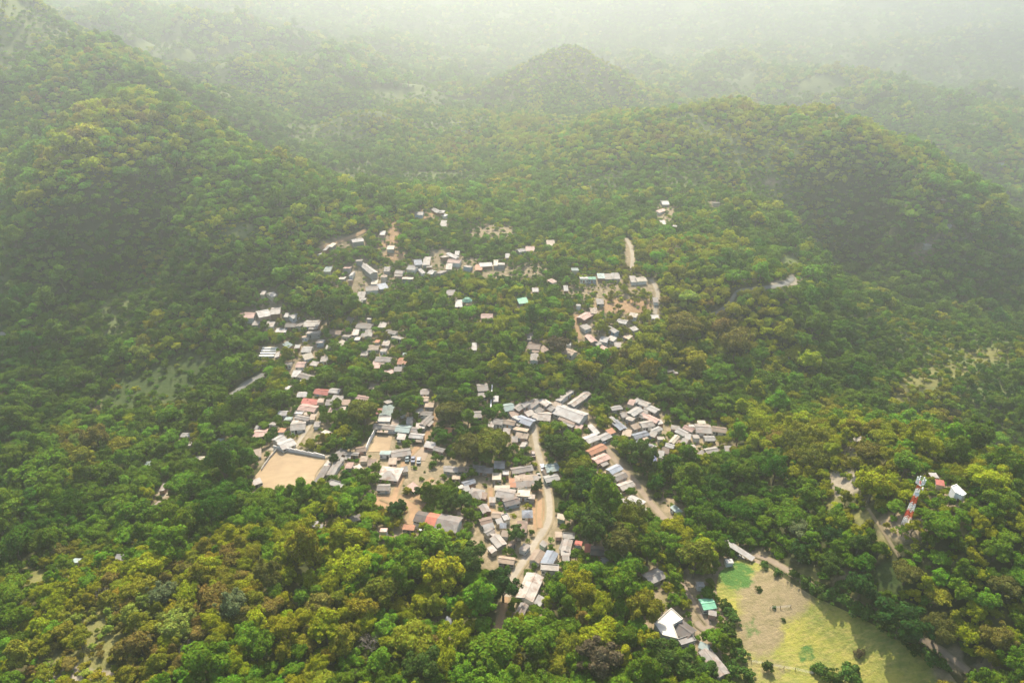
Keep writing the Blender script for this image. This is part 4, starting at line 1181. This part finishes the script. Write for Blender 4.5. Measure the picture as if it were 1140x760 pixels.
# ------------------------------------------------------------------ tree crowns: small leaf clumps spread over many lobes
def crown_arrays(seed, shape, ncards, card, gap=.0):
    """unit crown of radius 1, tree base at z = 0"""
    g = np.random.default_rng(seed)
    if shape == 'round': rx, rz, cz, nl = 1.0, .80, 1.30, 17
    elif shape == 'spread': rx, rz, cz, nl = 1.0, .48, 1.20, 19
    elif shape == 'tall': rx, rz, cz, nl = .92, 1.20, 1.65, 19
    elif shape == 'feather': rx, rz, cz, nl = 1.0, .85, 1.20, 24
    else: rx, rz, cz, nl = 1.0, .70, .55, 8
    th = g.uniform(0, 2 * PI, nl); zz = g.uniform(-.55, 1, nl); s = np.sqrt(np.clip(1 - zz * zz, 0, 1)); rad = g.uniform(.45, .92, nl)
    C = np.stack([np.cos(th) * s * rad * rx, np.sin(th) * s * rad * rx, zz * rad * rz], 1)
    C[0] = (0.05, 0, .25 * rz)
    LR = g.uniform(.19, .42, nl) * (.75 if shape == 'feather' else 1); LR[0] = .5
    no = 8                      # small sprays that stand out of the outline
    a_ = g.uniform(0, 2 * PI, no); zo = g.uniform(-.2, .95, no); so_ = np.sqrt(1 - zo * zo); ro = g.uniform(.88, 1.16, no)
    C = np.concatenate([C, np.stack([np.cos(a_) * so_ * ro * rx, np.sin(a_) * so_ * ro * rx, zo * ro * rz], 1)]); LR = np.concatenate([LR, g.uniform(.10, .20, no)]); nl += no
    if shape == 'spread': flat = .7
    else: flat = .9
    P = []; Nn = []
    prob = LR ** 2 / (LR ** 2).sum()
    while sum(len(p) for p in P) < ncards:
        k = g.choice(nl, ncards, p=prob)
        d = g.normal(size=(ncards, 3)); d /= np.linalg.norm(d, axis=1)[:, None]
        keep = d[:, 2] > g.uniform(-1.1, .25, ncards)
        q = C[k] + d * LR[k][:, None] * np.array([1, 1, flat]) * (.72 + .5 * g.beta(3, 2.6, ncards))[:, None]
        for m in range(nl):
            e = (q - C[m]) / (LR[m] * np.array([1, 1, flat])); keep &= ((e ** 2).sum(1) > .60) | (k == m)
        P.append(q[keep]); Nn.append(d[keep])
    P = np.concatenate(P)[:ncards]; Nn = np.concatenate(Nn)[:ncards]
    P[:, 2] += cz
    nn = Nn * .9 + g.normal(size=Nn.shape) * .45 + np.array([0, 0, .25]); nn /= np.linalg.norm(nn, axis=1)[:, None]
    t = np.cross(nn, g.normal(size=nn.shape)); t /= np.linalg.norm(t, axis=1)[:, None]; b = np.cross(nn, t)
    sz = card * g.uniform(.6, 1.35, len(P))
    asp = g.uniform(.55, 1.0, len(P)) if shape != 'feather' else g.uniform(.22, .5, len(P))
    quad = []
    for (a, e) in ((-1, -.15), (-.1, -1), (1, .1), (.15, 1)):
        j = g.uniform(.7, 1.2, len(P))
        quad.append(P + t * (a * sz * j)[:, None] + b * (e * sz * asp * j)[:, None] - nn * (g.uniform(0, .35, len(P)) * sz)[:, None])
    return np.stack(quad, 1).reshape(-1, 3), C + np.array([0, 0, cz])


def quads_mesh(name, V, mats, extra=None):
    n = len(V) // 4
    verts = V; q = np.arange(n * 4).reshape(n, 4)
    me = bpy.data.meshes.new(name)
    ev = np.zeros((0, 3)); ef = []
    if extra: ev = np.array(extra.v); ef = extra.f
    me.from_pydata(np.concatenate([verts, ev]).tolist(), [], q.tolist() + [tuple(i + n * 4 for i in f) for f in ef])
    for m in mats: me.materials.append(m)
    if extra:
        mi = np.zeros(n + len(ef), np.int32); mi[n:] = 1; me.polygons.foreach_set('material_index', mi)
    me.update()
    return me


def trunk_mb(seed, C, r=.075):
    g = random.Random(seed); m = MB()
    top = Vector((g.uniform(-.06, .06), g.uniform(-.06, .06), .62))
    m.tube((0, 0, -.25), top * .55, r * 1.25, r, 6); m.tube(top * .55, top, r, r * .8, 6)
    for c in C[1:8]:
        e = Vector(c); mid = top.lerp(e, .5) + Vector((0, 0, -.08)); m.tube(top, mid, r * .55, r * .38, 4); m.tube(mid, e, r * .38, r * .15, 4)
    return m


def twig_tree(seed):
    """bare crown of fine grey branches"""
    g = random.Random(seed); m = MB()
    def grow(p, d, l, r, k):
        e = p + d * l; m.tube(p, e, r, r * .65, 4 if k < 2 else 3)
        if k == 5: return
        for _ in range(3 if k < 4 else 4):
            nd = (d + Vector((g.gauss(0, .55), g.gauss(0, .55), g.gauss(.10, .35)))).normalized()
            grow(e, nd, l * g.uniform(.6, .85), r * .6, k + 1)
    for i in range(5):
        a = i * 1.26 + g.uniform(-.3, .3); grow(Vector((0, 0, .45)), Vector((math.cos(a) * .7, math.sin(a) * .7, .75)).normalized(), .42, .04, 1)
    t = MB(); t.tube((0, 0, -.25), (0, 0, .47), .085, .065, 6)
    return m, t


SHAPES = ['round', 'spread', 'tall', 'round', 'spread', 'feather', 'round', 'tall', 'round', 'spread', 'feather', 'round']
SHAPEW = {'round': 'round', 'spread': 'spreading', 'tall': 'tall', 'feather': 'feathery'}
HI = []; LODC = {'hi': [], 'mid': [], 'low': []}
pc = bpy.data.collections.new('tree kinds')
for i, s in enumerate(SHAPES):
    V, C = crown_arrays(100 + i, s, 4200, .072)
    tb = trunk_mb(i, C)
    HI.append((quads_mesh('crown', V, [M_LEAF]), tb.mesh('trunk', M_BARK), s))
    LODC['hi'].append(quads_mesh('hi_tree', V, [M_LEAF, M_BARK], tb))
    V, C = crown_arrays(200 + i, s, 1300, .112)
    LODC['mid'].append(quads_mesh('mid_tree', V, [M_LEAF, M_BARK], trunk_mb(i, C)))
    V, C = crown_arrays(300 + i, s, 380, .19)
    LODC['low'].append(quads_mesh('low_tree', V, [M_LEAF, M_BARK], trunk_mb(i, C)))
VB = [crown_arrays(400 + i, 'bush', 700, .13)[0] for i in range(3)]
BUSH = [quads_mesh('foliage', v, [M_LEAF]) for v in VB]


def kinds_collection(name, meshes):
    c = bpy.data.collections.new(name)
    for i, me in enumerate(meshes):
        o = bpy.data.objects.new('%s_%02d' % (name, i), me); c.objects.link(o)
    return c


# ------------------------------------------------------------------ foliage colours by where the plant grows
PAL = {'dark green': (.030, .070, .014), 'mid green': (.058, .098, .017), 'bright green': (.072, .138, .024), 'yellow green': (.14, .158, .018),
       'olive': (.118, .120, .026), 'golden': (.17, .15, .03), 'brown': (.11, .088, .05), 'pale green': (.13, .16, .065)}
PN = list(PAL)
PA = np.array([PAL[k] for k in PN]) * np.array([1.95, 1.9, .75])


def warmth(u, v):
    b = lambda cu, cv, ru, rv: np.exp(-((u - cu) / ru) ** 2 - ((v - cv) / rv) ** 2)
    w = .9 * b(640, 380, 230, 150) + .7 * b(780, 540, 170, 110) + 1.0 * b(960, 510, 90, 60) + 1.0 * b(1070, 560, 70, 50) + .9 * b(100, 705, 120, 60) + .8 * b(380, 660, 260, 100) \
        + .9 * b(820, 350, 90, 60) + .8 * b(1050, 415, 60, 25) + .7 * b(640, 130, 260, 80) + .5 * b(1100, 700, 80, 60) + .35 * b(300, 400, 70, 90)
    return np.clip(w, 0, 1)


# dry crests of the ridges, followed on the photograph
CRESTS = [[(925, 478), (985, 495), (1040, 522), (1085, 545), (1125, 566)], [(1005, 440), (1045, 412), (1090, 400), (1140, 384)], [(742, 345), (800, 372), (860, 392), (905, 400)],
          [(745, 240), (800, 268), (850, 290), (885, 308)], [(560, 150), (660, 138), (760, 134), (860, 148), (940, 198)], [(860, 470), (900, 480), (940, 500)], [(960, 335), (1010, 360), (1050, 375)]]


def pick_colours(u, v, x, y, g):
    crest = np.zeros(len(u))
    for a in CRESTS:
        a = np.array(a, float)
        for i in range(len(a) - 1):
            e = a[i + 1] - a[i]; t = np.clip(((u - a[i, 0]) * e[0] + (v - a[i, 1]) * e[1]) / (e @ e), 0, 1)
            crest = np.maximum(crest, np.exp(-((u - a[i, 0] - t * e[0]) ** 2 + (v - a[i, 1] - t * e[1]) ** 2) / 13 ** 2))
    w = np.clip(warmth(u, v) + .7 * hz(x, y, TPI) + .8 * crest, 0, 1)
    sp = fbm(x / 30, y / 30, 31, 3) * .8 + fbm(x / 95, y / 95, 41, 2) * .5          # neighbouring trees tend to be of one kind
    n = len(u)
    #           dark  mid  bright yellow olive golden brown pale
    cool = np.array([.30, .36, .13, .07, .07, .005, .035, .03]); warm = np.array([.12, .24, .10, .29, .15, .015, .045, .035])
    dry = np.exp(-((u - 190) / 230) ** 2 - ((v - 700) / 80) ** 2)[:, None]
    p = cool[None] * (1 - w[:, None]) + warm[None] * w[:, None]
    p = p + dry * np.array([0, 0, 0, 0, .10, .02, .20, .10])
    c = np.cumsum(p, 1); c /= c[:, -1:]
    r = np.clip(g.uniform(0, 1, n) * .52 + (sp + .5) * .48, 0, .999)
    k = (r[:, None] > c).sum(1)
    # right-hand far slopes and left valley are a bluer green
    far_light = np.clip((420 - v) / 250, 0, 1)      # brighter hillside light put into leaf colour; the hill woods are also drier
    col = PA[k] * (.9 + .5 * far_light)[:, None] * g.uniform(.8, 1.2, (n, 1)) * (1 + g.normal(0, .05, (n, 3)))
    return k, np.clip(col, .004, .5)


# ------------------------------------------------------------------ trees
KA = np.array(KEEP + KEEPP)
KP = cast(KA[:, 0], KA[:, 1], .5)
KD = (KP - CAM) @ np.array([0, cp, -sp])
CELL = 16.0
placed = {}
TREES = []      # x, y, R, proto shape index, colour name index, colour


def room(x, y, rad, f=.86):
    cx, cy = int(x // CELL), int(y // CELL)
    for i in (-1, 0, 1):
        for j in (-1, 0, 1):
            for (a, b, r) in placed.get((cx + i, cy + j), ()):
                if (a - x) ** 2 + (b - y) ** 2 < (f * (rad + r)) ** 2: return False
    return True


def put(x, y, rad): placed.setdefault((int(x // CELL), int(y // CELL)), []).append((x, y, rad))


SPEC = [  # trees that stand out in the photo: crown centre u, v, crown radius px, colour, shape index
    (775, 624, 19, 'yellow green', 2), (663, 587, 21, 'mid green', 0), (668, 733, 21, 'brown', 0), (705, 575, 17, 'yellow green', 5), (622, 383, 11, 'brown', 0), (448, 449, 10, 'bright green', 0),
    (389, 494, 8, 'bright green', 3), (442, 566, 11, 'dark green', 0), (513, 557, 10, 'bright green', 6), (363, 346, 13, 'mid green', 0), (960, 651, 14, 'dark green', 3), (1006, 688, 21, 'dark green', 0),
    (926, 630, 12, 'mid green', 0), (892, 591, 11, 'pale green', 0), (893, 614, 12, 'dark green', 3), (926, 598, 11, 'dark green', 0), (957, 603, 11, 'mid green', 6), (1011, 636, 13, 'olive', 4),
    (1044, 700, 15, 'olive', 5), (1110, 711, 12, 'golden', 5), (820, 380, 18, 'golden', 5), (760, 362, 17, 'golden', 4), (885, 486, 15, 'yellow green', 5), (905, 505, 16, 'yellow green', 5), (965, 500, 12, 'golden', 5),
    (640, 520, 14, 'yellow green', 1), (620, 495, 16, 'mid green', 0), (650, 545, 16, 'dark green', 1), (715, 505, 16, 'mid green', 0), (404, 457, 16, 'yellow green', 1), (520, 495, 18, 'olive', 1), (545, 490, 18, 'yellow green', 4),
    (500, 455, 16, 'olive', 1), (497, 440, 13, 'mid green', 0), (470, 740, 17, 'mid green', 0), (420, 660, 17, 'yellow green', 6), (300, 640, 15, 'olive', 3), (258, 673, 14, 'pale green', 3), (180, 660, 12, 'pale green', 3),
    (575, 596, 9, 'bright green', 0), (502, 562, 10, 'mid green', 0), (745, 735, 22, 'mid green', 0), (785, 745, 11, 'bright green', 6), (372, 512, 5, 'dark green', 0), (470, 547, 8, 'dark green', 0), (598, 541, 6, 'mid green', 3),
    (520, 620, 18, 'mid green', 0), (560, 655, 16, 'dark green', 0), (1119, 650, 13, 'olive', 1), (690, 600, 18, 'olive', 6), (855, 742, 5, 'mid green', 3),
]
for (u, v, r, cn, si) in SPEC:
    p = at(u, v, 6); Rm = r * math.dist(p, CAM) / F
    p = at(u, v, Rm * 1.25); Rm = r * math.dist(p, CAM) / F / 1.02
    put(p[0], p[1], Rm * .8)
    TREES.append((p[0], p[1], Rm, si, PN.index(cn), np.array(PAL[cn]) * 1.0, True))
BARE = [(410, 708, 20), (228, 600, 13), (332, 655, 11), (205, 712, 12), (108, 655, 12)]
BREC = []
for (u, v, r) in BARE:
    p = at(u, v, 8); Rm = r * math.dist(p, CAM) / F; p = at(u, v, Rm * 1.2); put(p[0], p[1], Rm * .85); BREC.append((p[0], p[1], Rm, u, v))
HEDGE = [(915, 658.5, 7), (928, 665.5, 8), (940, 671.5, 7), (955, 678.5, 8), (968, 685, 7), (982, 692, 8), (914, 747, 7), (927, 755, 7), (949, 754, 9), (957, 726, 4), (905, 655, 5), (884, 641, 5), (993, 700, 7), (896, 648, 6), (872, 689, 2), (845, 655, 3), (862, 675, 2), (975, 668, 6), (940, 652, 6), (816, 690, 6), (813, 703, 7), (819, 716, 6), (823, 731, 7), (818, 746, 8), (806, 674, 6), (812, 682, 5), (831, 752, 6), (1020, 722, 6), (1034, 731, 7), (1046, 741, 6), (1002, 708, 6), (866, 637, 4), (852, 629, 4)]
HR = []
for (u, v, r) in HEDGE:
    p = at(u, v, .8); Rm = r * 1.2 * math.dist(p, CAM) / F; put(p[0], p[1], Rm); HR.append((p[0], p[1], Rm, u, v))


def scatter(ntry, y0, y1, rmin, rmax, dens_f, f=.84, seed=0):
    g = np.random.default_rng(seed)
    yy = np.sqrt(g.uniform(y0 ** 2, y1 ** 2, ntry)); xx = g.uniform(-1.02, 1.02, ntry) * (yy + 60)
    rad = rmin + (rmax - rmin) * g.beta(1.5, 2.3, ntry)
    zz = hz(xx, yy)
    rad = rad * (1 - .62 * np.clip(1.25 - np.hypot(xx - _pk[0], (yy - _pk[1]) * .8) / 170, 0, 1))
    u, v, d = project(xx, yy, zz + rad * 1.25)
    ok = (d > 20) & (u > -170) & (u < 1310) & (v < 900)
    pm = patch_masks(u, v + rad * .8 / d * F)
    opn = np.maximum(np.clip(pm[[0, 1, 2, 3, 4, 5]].max(0), 0, 1), .9 * glade(xx, yy))
    vil = np.clip(1.1 - gl(DH, xx, yy) / 9.0, 0, 1)
    rad = rad * (1 - .16 * np.clip((yy - 220) / 80, 0, 1) * (yy < 570)) * (1 - .35 * np.clip(vil, 0, 1)) * (1 - .45 * opn) * (1 - .3 * np.exp(-((u - 1010) / 110) ** 2 - ((v - 585) / 90) ** 2)) * (1 - .36 * np.exp(-((u - 560) / 230) ** 2 - ((v - 285) / 60) ** 2)) * (1 - .34 * np.exp(-((u - 150) / 190) ** 2 - ((v - 710) / 90) ** 2))
    ok &= g.uniform(0, 1, ntry) > np.maximum(opn * .9, np.clip(pm[[2, 5]].max(0), 0, 1) * .985)
    ok &= g.uniform(0, 1, ntry) > vil * .25
    ok &= gl(DB, xx, yy) > rad * .42 + .5
    if dens_f is not None: ok &= g.uniform(0, 1, ntry) < dens_f(u, v, xx, yy)
    idx = np.nonzero(ok)[0]
    pr = rad[idx] / d[idx] * F
    # leave the sight lines the photograph shows open: no crown over a roof, road or yard
    near = np.zeros(len(idx), bool)
    for i in range(0, len(idx), 2000):
        s = idx[i:i + 2000]
        du = u[s][:, None] - KA[None, :, 0]; dv_ = v[s][:, None] - KA[None, :, 1]
        hit = (du ** 2 + (dv_ / .95) ** 2 < (pr[i:i + 2000, None] * .74 + 1.2) ** 2) & (d[s][:, None] < KD[None] + 4)
        near[i:i + 2000] = hit.any(1)
    idx = idx[~near]
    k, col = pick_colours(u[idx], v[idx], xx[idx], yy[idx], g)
    sh = g.integers(0, len(SHAPES), len(idx))
    for n_, i in enumerate(idx):
        if room(xx[i], yy[i], rad[i], f):
            put(xx[i], yy[i], rad[i]); s = int(sh[n_])
            if k[n_] in (3, 5) and g.uniform() < .4: s = 5
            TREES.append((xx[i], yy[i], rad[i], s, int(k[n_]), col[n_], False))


scatter(8000, 70, 560, 4.8, 7.4, lambda u, v, x, y: .28 + 0 * u, .76, 1)
scatter(140000, 70, 560, 2.3, 5.0, None, .64, 2)
scatter(140000, 70, 560, 1.3, 2.6, None, .68, 3)
scatter(60000, 120, 560, .9, 1.8, lambda u, v, x, y: (gl(DH, x, y) < 14) * 1.0, .72, 7)
scatter(230000, 560, 1050, 2.0, 4.4, None, .62, 4)
scatter(110000, 1050, 2400, 3.8, 7.5, None, .60, 5)
print('trees', len(TREES))

# the 300 that show largest are trees of their own, the rest is the forest
T_ = np.array([(t[0], t[1], t[2]) for t in TREES])
tz = hz(T_[:, 0], T_[:, 1])
tu, tv, td = project(T_[:, 0], T_[:, 1], tz + T_[:, 2] * 1.3)
infr = (tu > 4) & (tu < 1136) & (tv > 0) & (tv < 752)
size = np.where(infr, T_[:, 2] / td * F, 0)
order = np.argsort(-size)
spec_i = [i for i, t in enumerate(TREES) if t[6] and infr[i]]
single = list(spec_i)
ss = set(single)
for i in order:
    if len(single) >= 292: break
    if i not in ss: single.append(int(i)); ss.add(int(i))
TREC = []
gt = random.Random(4)


def add_tree(i):
    x, y, rad, s, k, col, _ = TREES[i]
    cm, tm, sh = HI[s]
    t = empty('tree', (x, y, float(hz(x, y))), gt.uniform(0, 2 * PI))
    t.scale = (rad * gt.uniform(.86, 1.16), rad * gt.uniform(.86, 1.16), rad * gt.uniform(.85, 1.2))
    link_mesh('trunk', tm, t)
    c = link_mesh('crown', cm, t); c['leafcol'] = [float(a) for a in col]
    TREC.append(dict(o=t, u=float(tu[i]), v=float(tv[i]), s=float(size[i]), col=PN[k], shape=SHAPEW[sh], R=rad))


for i in single: add_tree(i)

bm_, bt_ = twig_tree(8)
twig_me, twig_tr = bm_.mesh('branches', M_GREYBARK), bt_.mesh('trunk', M_GREYBARK)
for (x, y, rad, u, v) in BREC:
    t = empty('bare_tree', (x, y, float(hz(x, y))), gt.uniform(0, 6)); t.scale = (rad * .62,) * 3
    link_mesh('trunk', twig_tr, t); link_mesh('branches', twig_me, t)
    TREC.append(dict(o=t, u=u, v=v, s=20, col='grey', shape='leafless', R=rad))
SREC = []
for n_, (x, y, rad, u, v) in enumerate(HR):
    o = link_mesh('bush', BUSH[n_ % 3]); o.location = (x, y, float(hz(x, y))); o.rotation_euler = (0, 0, gt.uniform(0, 6)); o.scale = (rad, rad, rad * .95)
    cn = gt.choice(['mid green', 'bright green', 'bright green']) if n_ not in (9,) else 'brown'
    o['leafcol'] = list(PAL[cn]); SREC.append(dict(o=o, u=u, v=v, col=cn))


def forest(name, X, Y, RAD, kinds, COLR, lod_cols, g, zs=(.9, 1.15)):
    """one object: points on the ground that carry size, turn, kind and colour, with a tree on each"""
    n = len(X)
    me = bpy.data.meshes.new(name)
    me.vertices.add(n)
    me.vertices.foreach_set('co', np.stack([X, Y, hz(X, Y)], 1).astype(np.float32).ravel())
    a = me.attributes.new('size', 'FLOAT_VECTOR', 'POINT'); a.data.foreach_set('vector', np.stack([RAD * g.uniform(.82, 1.2, n), RAD * g.uniform(.82, 1.2, n), RAD * g.uniform(*zs, n)], 1).astype(np.float32).ravel())
    a = me.attributes.new('turn', 'FLOAT_VECTOR', 'POINT'); a.data.foreach_set('vector', np.stack([g.normal(0, .06, n), g.normal(0, .06, n), g.uniform(0, 6.28, n)], 1).astype(np.float32).ravel())
    a = me.attributes.new('kind', 'INT', 'POINT'); a.data.foreach_set('value', kinds.astype(np.int32))
    a = me.attributes.new('leafcol', 'FLOAT_VECTOR', 'POINT'); a.data.foreach_set('vector', COLR.astype(np.float32).ravel())
    me.update()
    o = link_mesh(name, me); o['kind'] = 'stuff'
    ng = bpy.data.node_groups.new(name, 'GeometryNodeTree')
    ng.interface.new_socket('Geometry', in_out='INPUT', socket_type='NodeSocketGeometry'); ng.interface.new_socket('Geometry', in_out='OUTPUT', socket_type='NodeSocketGeometry')
    gi = ng.nodes.new('NodeGroupInput'); go = ng.nodes.new('NodeGroupOutput')
    ci = ng.nodes.new('GeometryNodeCollectionInfo'); ci.inputs['Collection'].default_value = lod_cols; ci.inputs['Separate Children'].default_value = True; ci.inputs['Reset Children'].default_value = True
    ip = ng.nodes.new('GeometryNodeInstanceOnPoints'); ip.inputs['Pick Instance'].default_value = True

    def na(nm, ty):
        q = ng.nodes.new('GeometryNodeInputNamedAttribute'); q.data_type = ty; q.inputs['Name'].default_value = nm; return q.outputs['Attribute']
    ng.links.new(gi.outputs[0], ip.inputs['Points']); ng.links.new(ci.outputs[0], ip.inputs['Instance'])
    ng.links.new(na('kind', 'INT'), ip.inputs['Instance Index'])
    er = ng.nodes.new('FunctionNodeEulerToRotation'); ng.links.new(na('turn', 'FLOAT_VECTOR'), er.inputs[0]); ng.links.new(er.outputs[0], ip.inputs['Rotation'])
    ng.links.new(na('size', 'FLOAT_VECTOR'), ip.inputs['Scale'])
    ng.links.new(ip.outputs[0], go.inputs[0])
    md = o.modifiers.new('trees', 'NODES'); md.node_group = ng
    return o


rest = np.array([i for i in range(len(TREES)) if i not in ss])
lod = np.where(td[rest] < 430, 0, np.where(td[rest] < 900, len(SHAPES), 2 * len(SHAPES)))
kinds = np.array([TREES[i][3] for i in rest]) + lod
allk = kinds_collection('kind', LODC['hi'] + LODC['mid'] + LODC['low'])
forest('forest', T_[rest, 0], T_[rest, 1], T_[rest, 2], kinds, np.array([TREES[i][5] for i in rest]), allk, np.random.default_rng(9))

# low scrub between the trees and in the yards
g = np.random.default_rng(21)
n = 44000
yy = np.sqrt(g.uniform(75 ** 2, 620 ** 2, n)); xx = g.uniform(-1.0, 1.0, n) * (yy + 50)
uu, vv, dd = project(xx, yy, hz(xx, yy))
pm = patch_masks(uu, vv)
open_ = pm[[0, 1, 3, 4]].max(0)
ok = (uu > -120) & (uu < 1260) & (vv < 840) & (gl(DB, xx, yy) > 1.1) & (g.uniform(0, 1, n) > np.maximum(.45 * open_, .62 * pm[[2, 5]].max(0))) & (g.uniform(0, 1, n) > .25 * np.clip(1 - gl(DH, xx, yy) / 8, 0, 1))
xx, yy, uu, vv = xx[ok], yy[ok], uu[ok], vv[ok]
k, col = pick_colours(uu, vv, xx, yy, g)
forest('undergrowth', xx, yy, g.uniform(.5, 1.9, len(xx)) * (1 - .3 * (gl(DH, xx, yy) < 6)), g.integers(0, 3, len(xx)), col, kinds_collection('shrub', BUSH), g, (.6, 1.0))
# ------------------------------------------------------------------ labels that single each thing out
ORD = ['nearest', 'second nearest', 'third nearest', 'fourth nearest', 'fifth nearest', 'sixth nearest', 'seventh nearest', 'eighth nearest', 'ninth nearest', 'tenth nearest'] + \
      [w + ' nearest' for w in ('eleventh', 'twelfth', 'thirteenth', 'fourteenth', 'fifteenth', 'sixteenth', 'seventeenth', 'eighteenth', 'nineteenth', 'twentieth')]
MARKS = [('the sandy court', 320, 522), ('the striped hall', 487, 578), ('the road fork', 590, 468), ('the radio tower', 1010, 570), ('the green cabin', 788, 671), ('the green dome', 520, 333),
         ('the blue roof', 726, 509), ('the white six sided building', 745, 694), ('the long white shed', 822, 611), ('the pasture', 925, 705), ('the concrete terrace', 300, 392), ('the big white oblong roof', 409, 297),
         ('the row of hilltop roofs', 668, 307), ('the orange lane roof', 664, 499), ('the big pale roadside roof', 590, 652), ('the left valley clearing', 170, 430), ('the bare rock', 90, 752),
         ('the grey hut', 728, 640), ('the topmost houses', 482, 236), ('the cream ridge house', 955, 487), ('the bright white ridge building', 1066, 547), ('the leafless tree', 410, 708), ('the lower lane end', 741, 578)]


def direction(du, dv):
    if abs(du) > 1.2 * abs(dv): return 'right of' if du > 0 else 'left of'
    return 'below' if dv > 0 else 'above'


def label_all(recs, desc, grp):
    groups = {}
    for r in recs:
        best = min(MARKS, key=lambda m: (m[1] - r['u']) ** 2 + (m[2] - r['v']) ** 2)
        du, dv_ = r['u'] - best[1], r['v'] - best[2]
        r['d'] = math.hypot(du, dv_)
        at_it = r['d'] < 3
        r['key'] = (desc(r), 'at' if at_it else direction(du, dv_), best[0])
        groups.setdefault(r['key'], []).append(r)
    for (d, di, mk), rs in groups.items():
        rs.sort(key=lambda r: r['d'])
        for i, r in enumerate(rs):
            lab = '%s %s %s' % (d, di, mk)
            if len(rs) > 1: lab += ', ' + (ORD[i] if i < len(ORD) else 'farthest')
            tag(r['o'], lab, r['cat'], grp)


def house_desc(r):
    sz = 'tiny' if r['small'] else ('large' if r['L'] > 11 else 'small' if r['L'] < 7 else 'mid-sized')
    return '%s %s %s with a %s roof' % (sz, TYPEW[r['typ']], 'shed' if r['small'] else 'house', r['col'])


LONE = {(409, 297): 'big white oblong tin roof on the hillside above the village', (664, 499): 'house with a bright orange roof along the lane', (590, 652): 'large pale weathered roof beside the lower village road',
        (728, 640): 'lone grey roofed hut among trees above the green cabin', (955, 487): 'lone cream roofed house on the wooded right hand ridge', (726, 509): 'small shed with a blue roof beside the tall trees'}
for r in HREC:
    r['cat'] = 'shed' if r['small'] else 'house'
rest_h = []
for r in HREC:
    for (a, b), lab in LONE.items():
        if abs(r['u'] - a) < 1.6 and abs(r['v'] - b) < 1.6:
            tag(r['o'], lab, r['cat'], 'village houses'); break
    else: rest_h.append(r)
label_all(rest_h, house_desc, 'village houses')
for t in TREC: t['cat'] = 'tree'


def tree_desc(r):
    sz = 'big' if r['R'] > 5.6 else 'small' if r['R'] < 3.6 else 'middling'
    return '%s %s %s tree' % (sz, r['col'], r['shape'])


label_all(TREC, tree_desc, 'trees of the hillside woods')
for s in SREC: s['cat'] = 'bush'
label_all(SREC, lambda r: 'low %s bush' % r['col'], 'bushes along the pasture')
for (o, lab, cat, u, v) in NAMED:
    tag(o, lab, cat)

# ------------------------------------------------------------------ haze: one closed box of air round everything
zlo = float(GZ.min()) - 1.0
zhi = max(float(GZ.max()) + 14, 192.0)
hb = MB(); hb.box(float(GX.min()) - 30, float(GX.max()) + 30, float(GY.min()) - 30, float(GY.max()) + 30, zlo, zhi)
hm, nt = new_mat('hazy_air')
pv = N(nt, 'ShaderNodeVolumePrincipled')
pv.inputs['Color'].default_value = (.52, .555, .535, 1); pv.inputs['Density'].default_value = .00068; pv.inputs['Anisotropy'].default_value = .7
o_ = N(nt, 'ShaderNodeOutputMaterial'); nt.links.new(pv.outputs[0], o_.inputs['Volume'])
hz_o = hb.build('haze', hm); hz_o['kind'] = 'stuff'
print('haze', zlo, zhi)

# ------------------------------------------------------------------ light
EL, AZ = R(49), R(-3)      # azimuth from straight ahead, clockwise (right) positive
sd = Vector((math.sin(AZ) * math.cos(EL), math.cos(AZ) * math.cos(EL), math.sin(EL)))
sl = bpy.data.lights.new('sun', 'SUN'); sl.energy = 5.0; sl.angle = R(.53); sl.color = (1.0, .90, .73)
so = bpy.data.objects.new('sun', sl); COL.objects.link(so)
so.rotation_euler = (-sd).to_track_quat('-Z', 'Y').to_euler(); so.location = (0, 200, 400)
w = bpy.data.worlds.new('World'); scene.world = w; w.use_nodes = True
nt = w.node_tree
for n_ in list(nt.nodes): nt.nodes.remove(n_)
sky = N(nt, 'ShaderNodeTexSky'); sky.sky_type = 'NISHITA'; sky.sun_disc = False; sky.sun_elevation = EL; sky.sun_rotation = AZ
sky.air_density = 1.0; sky.dust_density = 3.0; sky.ozone_density = 1.0; sky.altitude = 100
bg = N(nt, 'ShaderNodeBackground'); bg.inputs['Strength'].default_value = .15
ow = N(nt, 'ShaderNodeOutputWorld'); nt.links.new(sky.outputs[0], bg.inputs[0]); nt.links.new(bg.outputs[0], ow.inputs[0])

scene.render.engine = 'CYCLES'
cy = scene.cycles
cy.max_bounces = 5; cy.diffuse_bounces = 3; cy.glossy_bounces = 2; cy.transmission_bounces = 4; cy.volume_bounces = 1; cy.transparent_max_bounces = 6
cy.use_adaptive_sampling = True; cy.adaptive_threshold = .015
cy.use_denoising = True
try:
    cy.denoiser = 'OPENIMAGEDENOISE'; cy.denoising_input_passes = 'RGB_ALBEDO_NORMAL'
except Exception: pass
cy.sample_clamp_indirect = 6
vs = scene.view_settings
vs.view_transform = 'Standard'; vs.look = 'None'; vs.gamma = 1; vs.exposure = 1.3; vs.use_curve_mapping = False
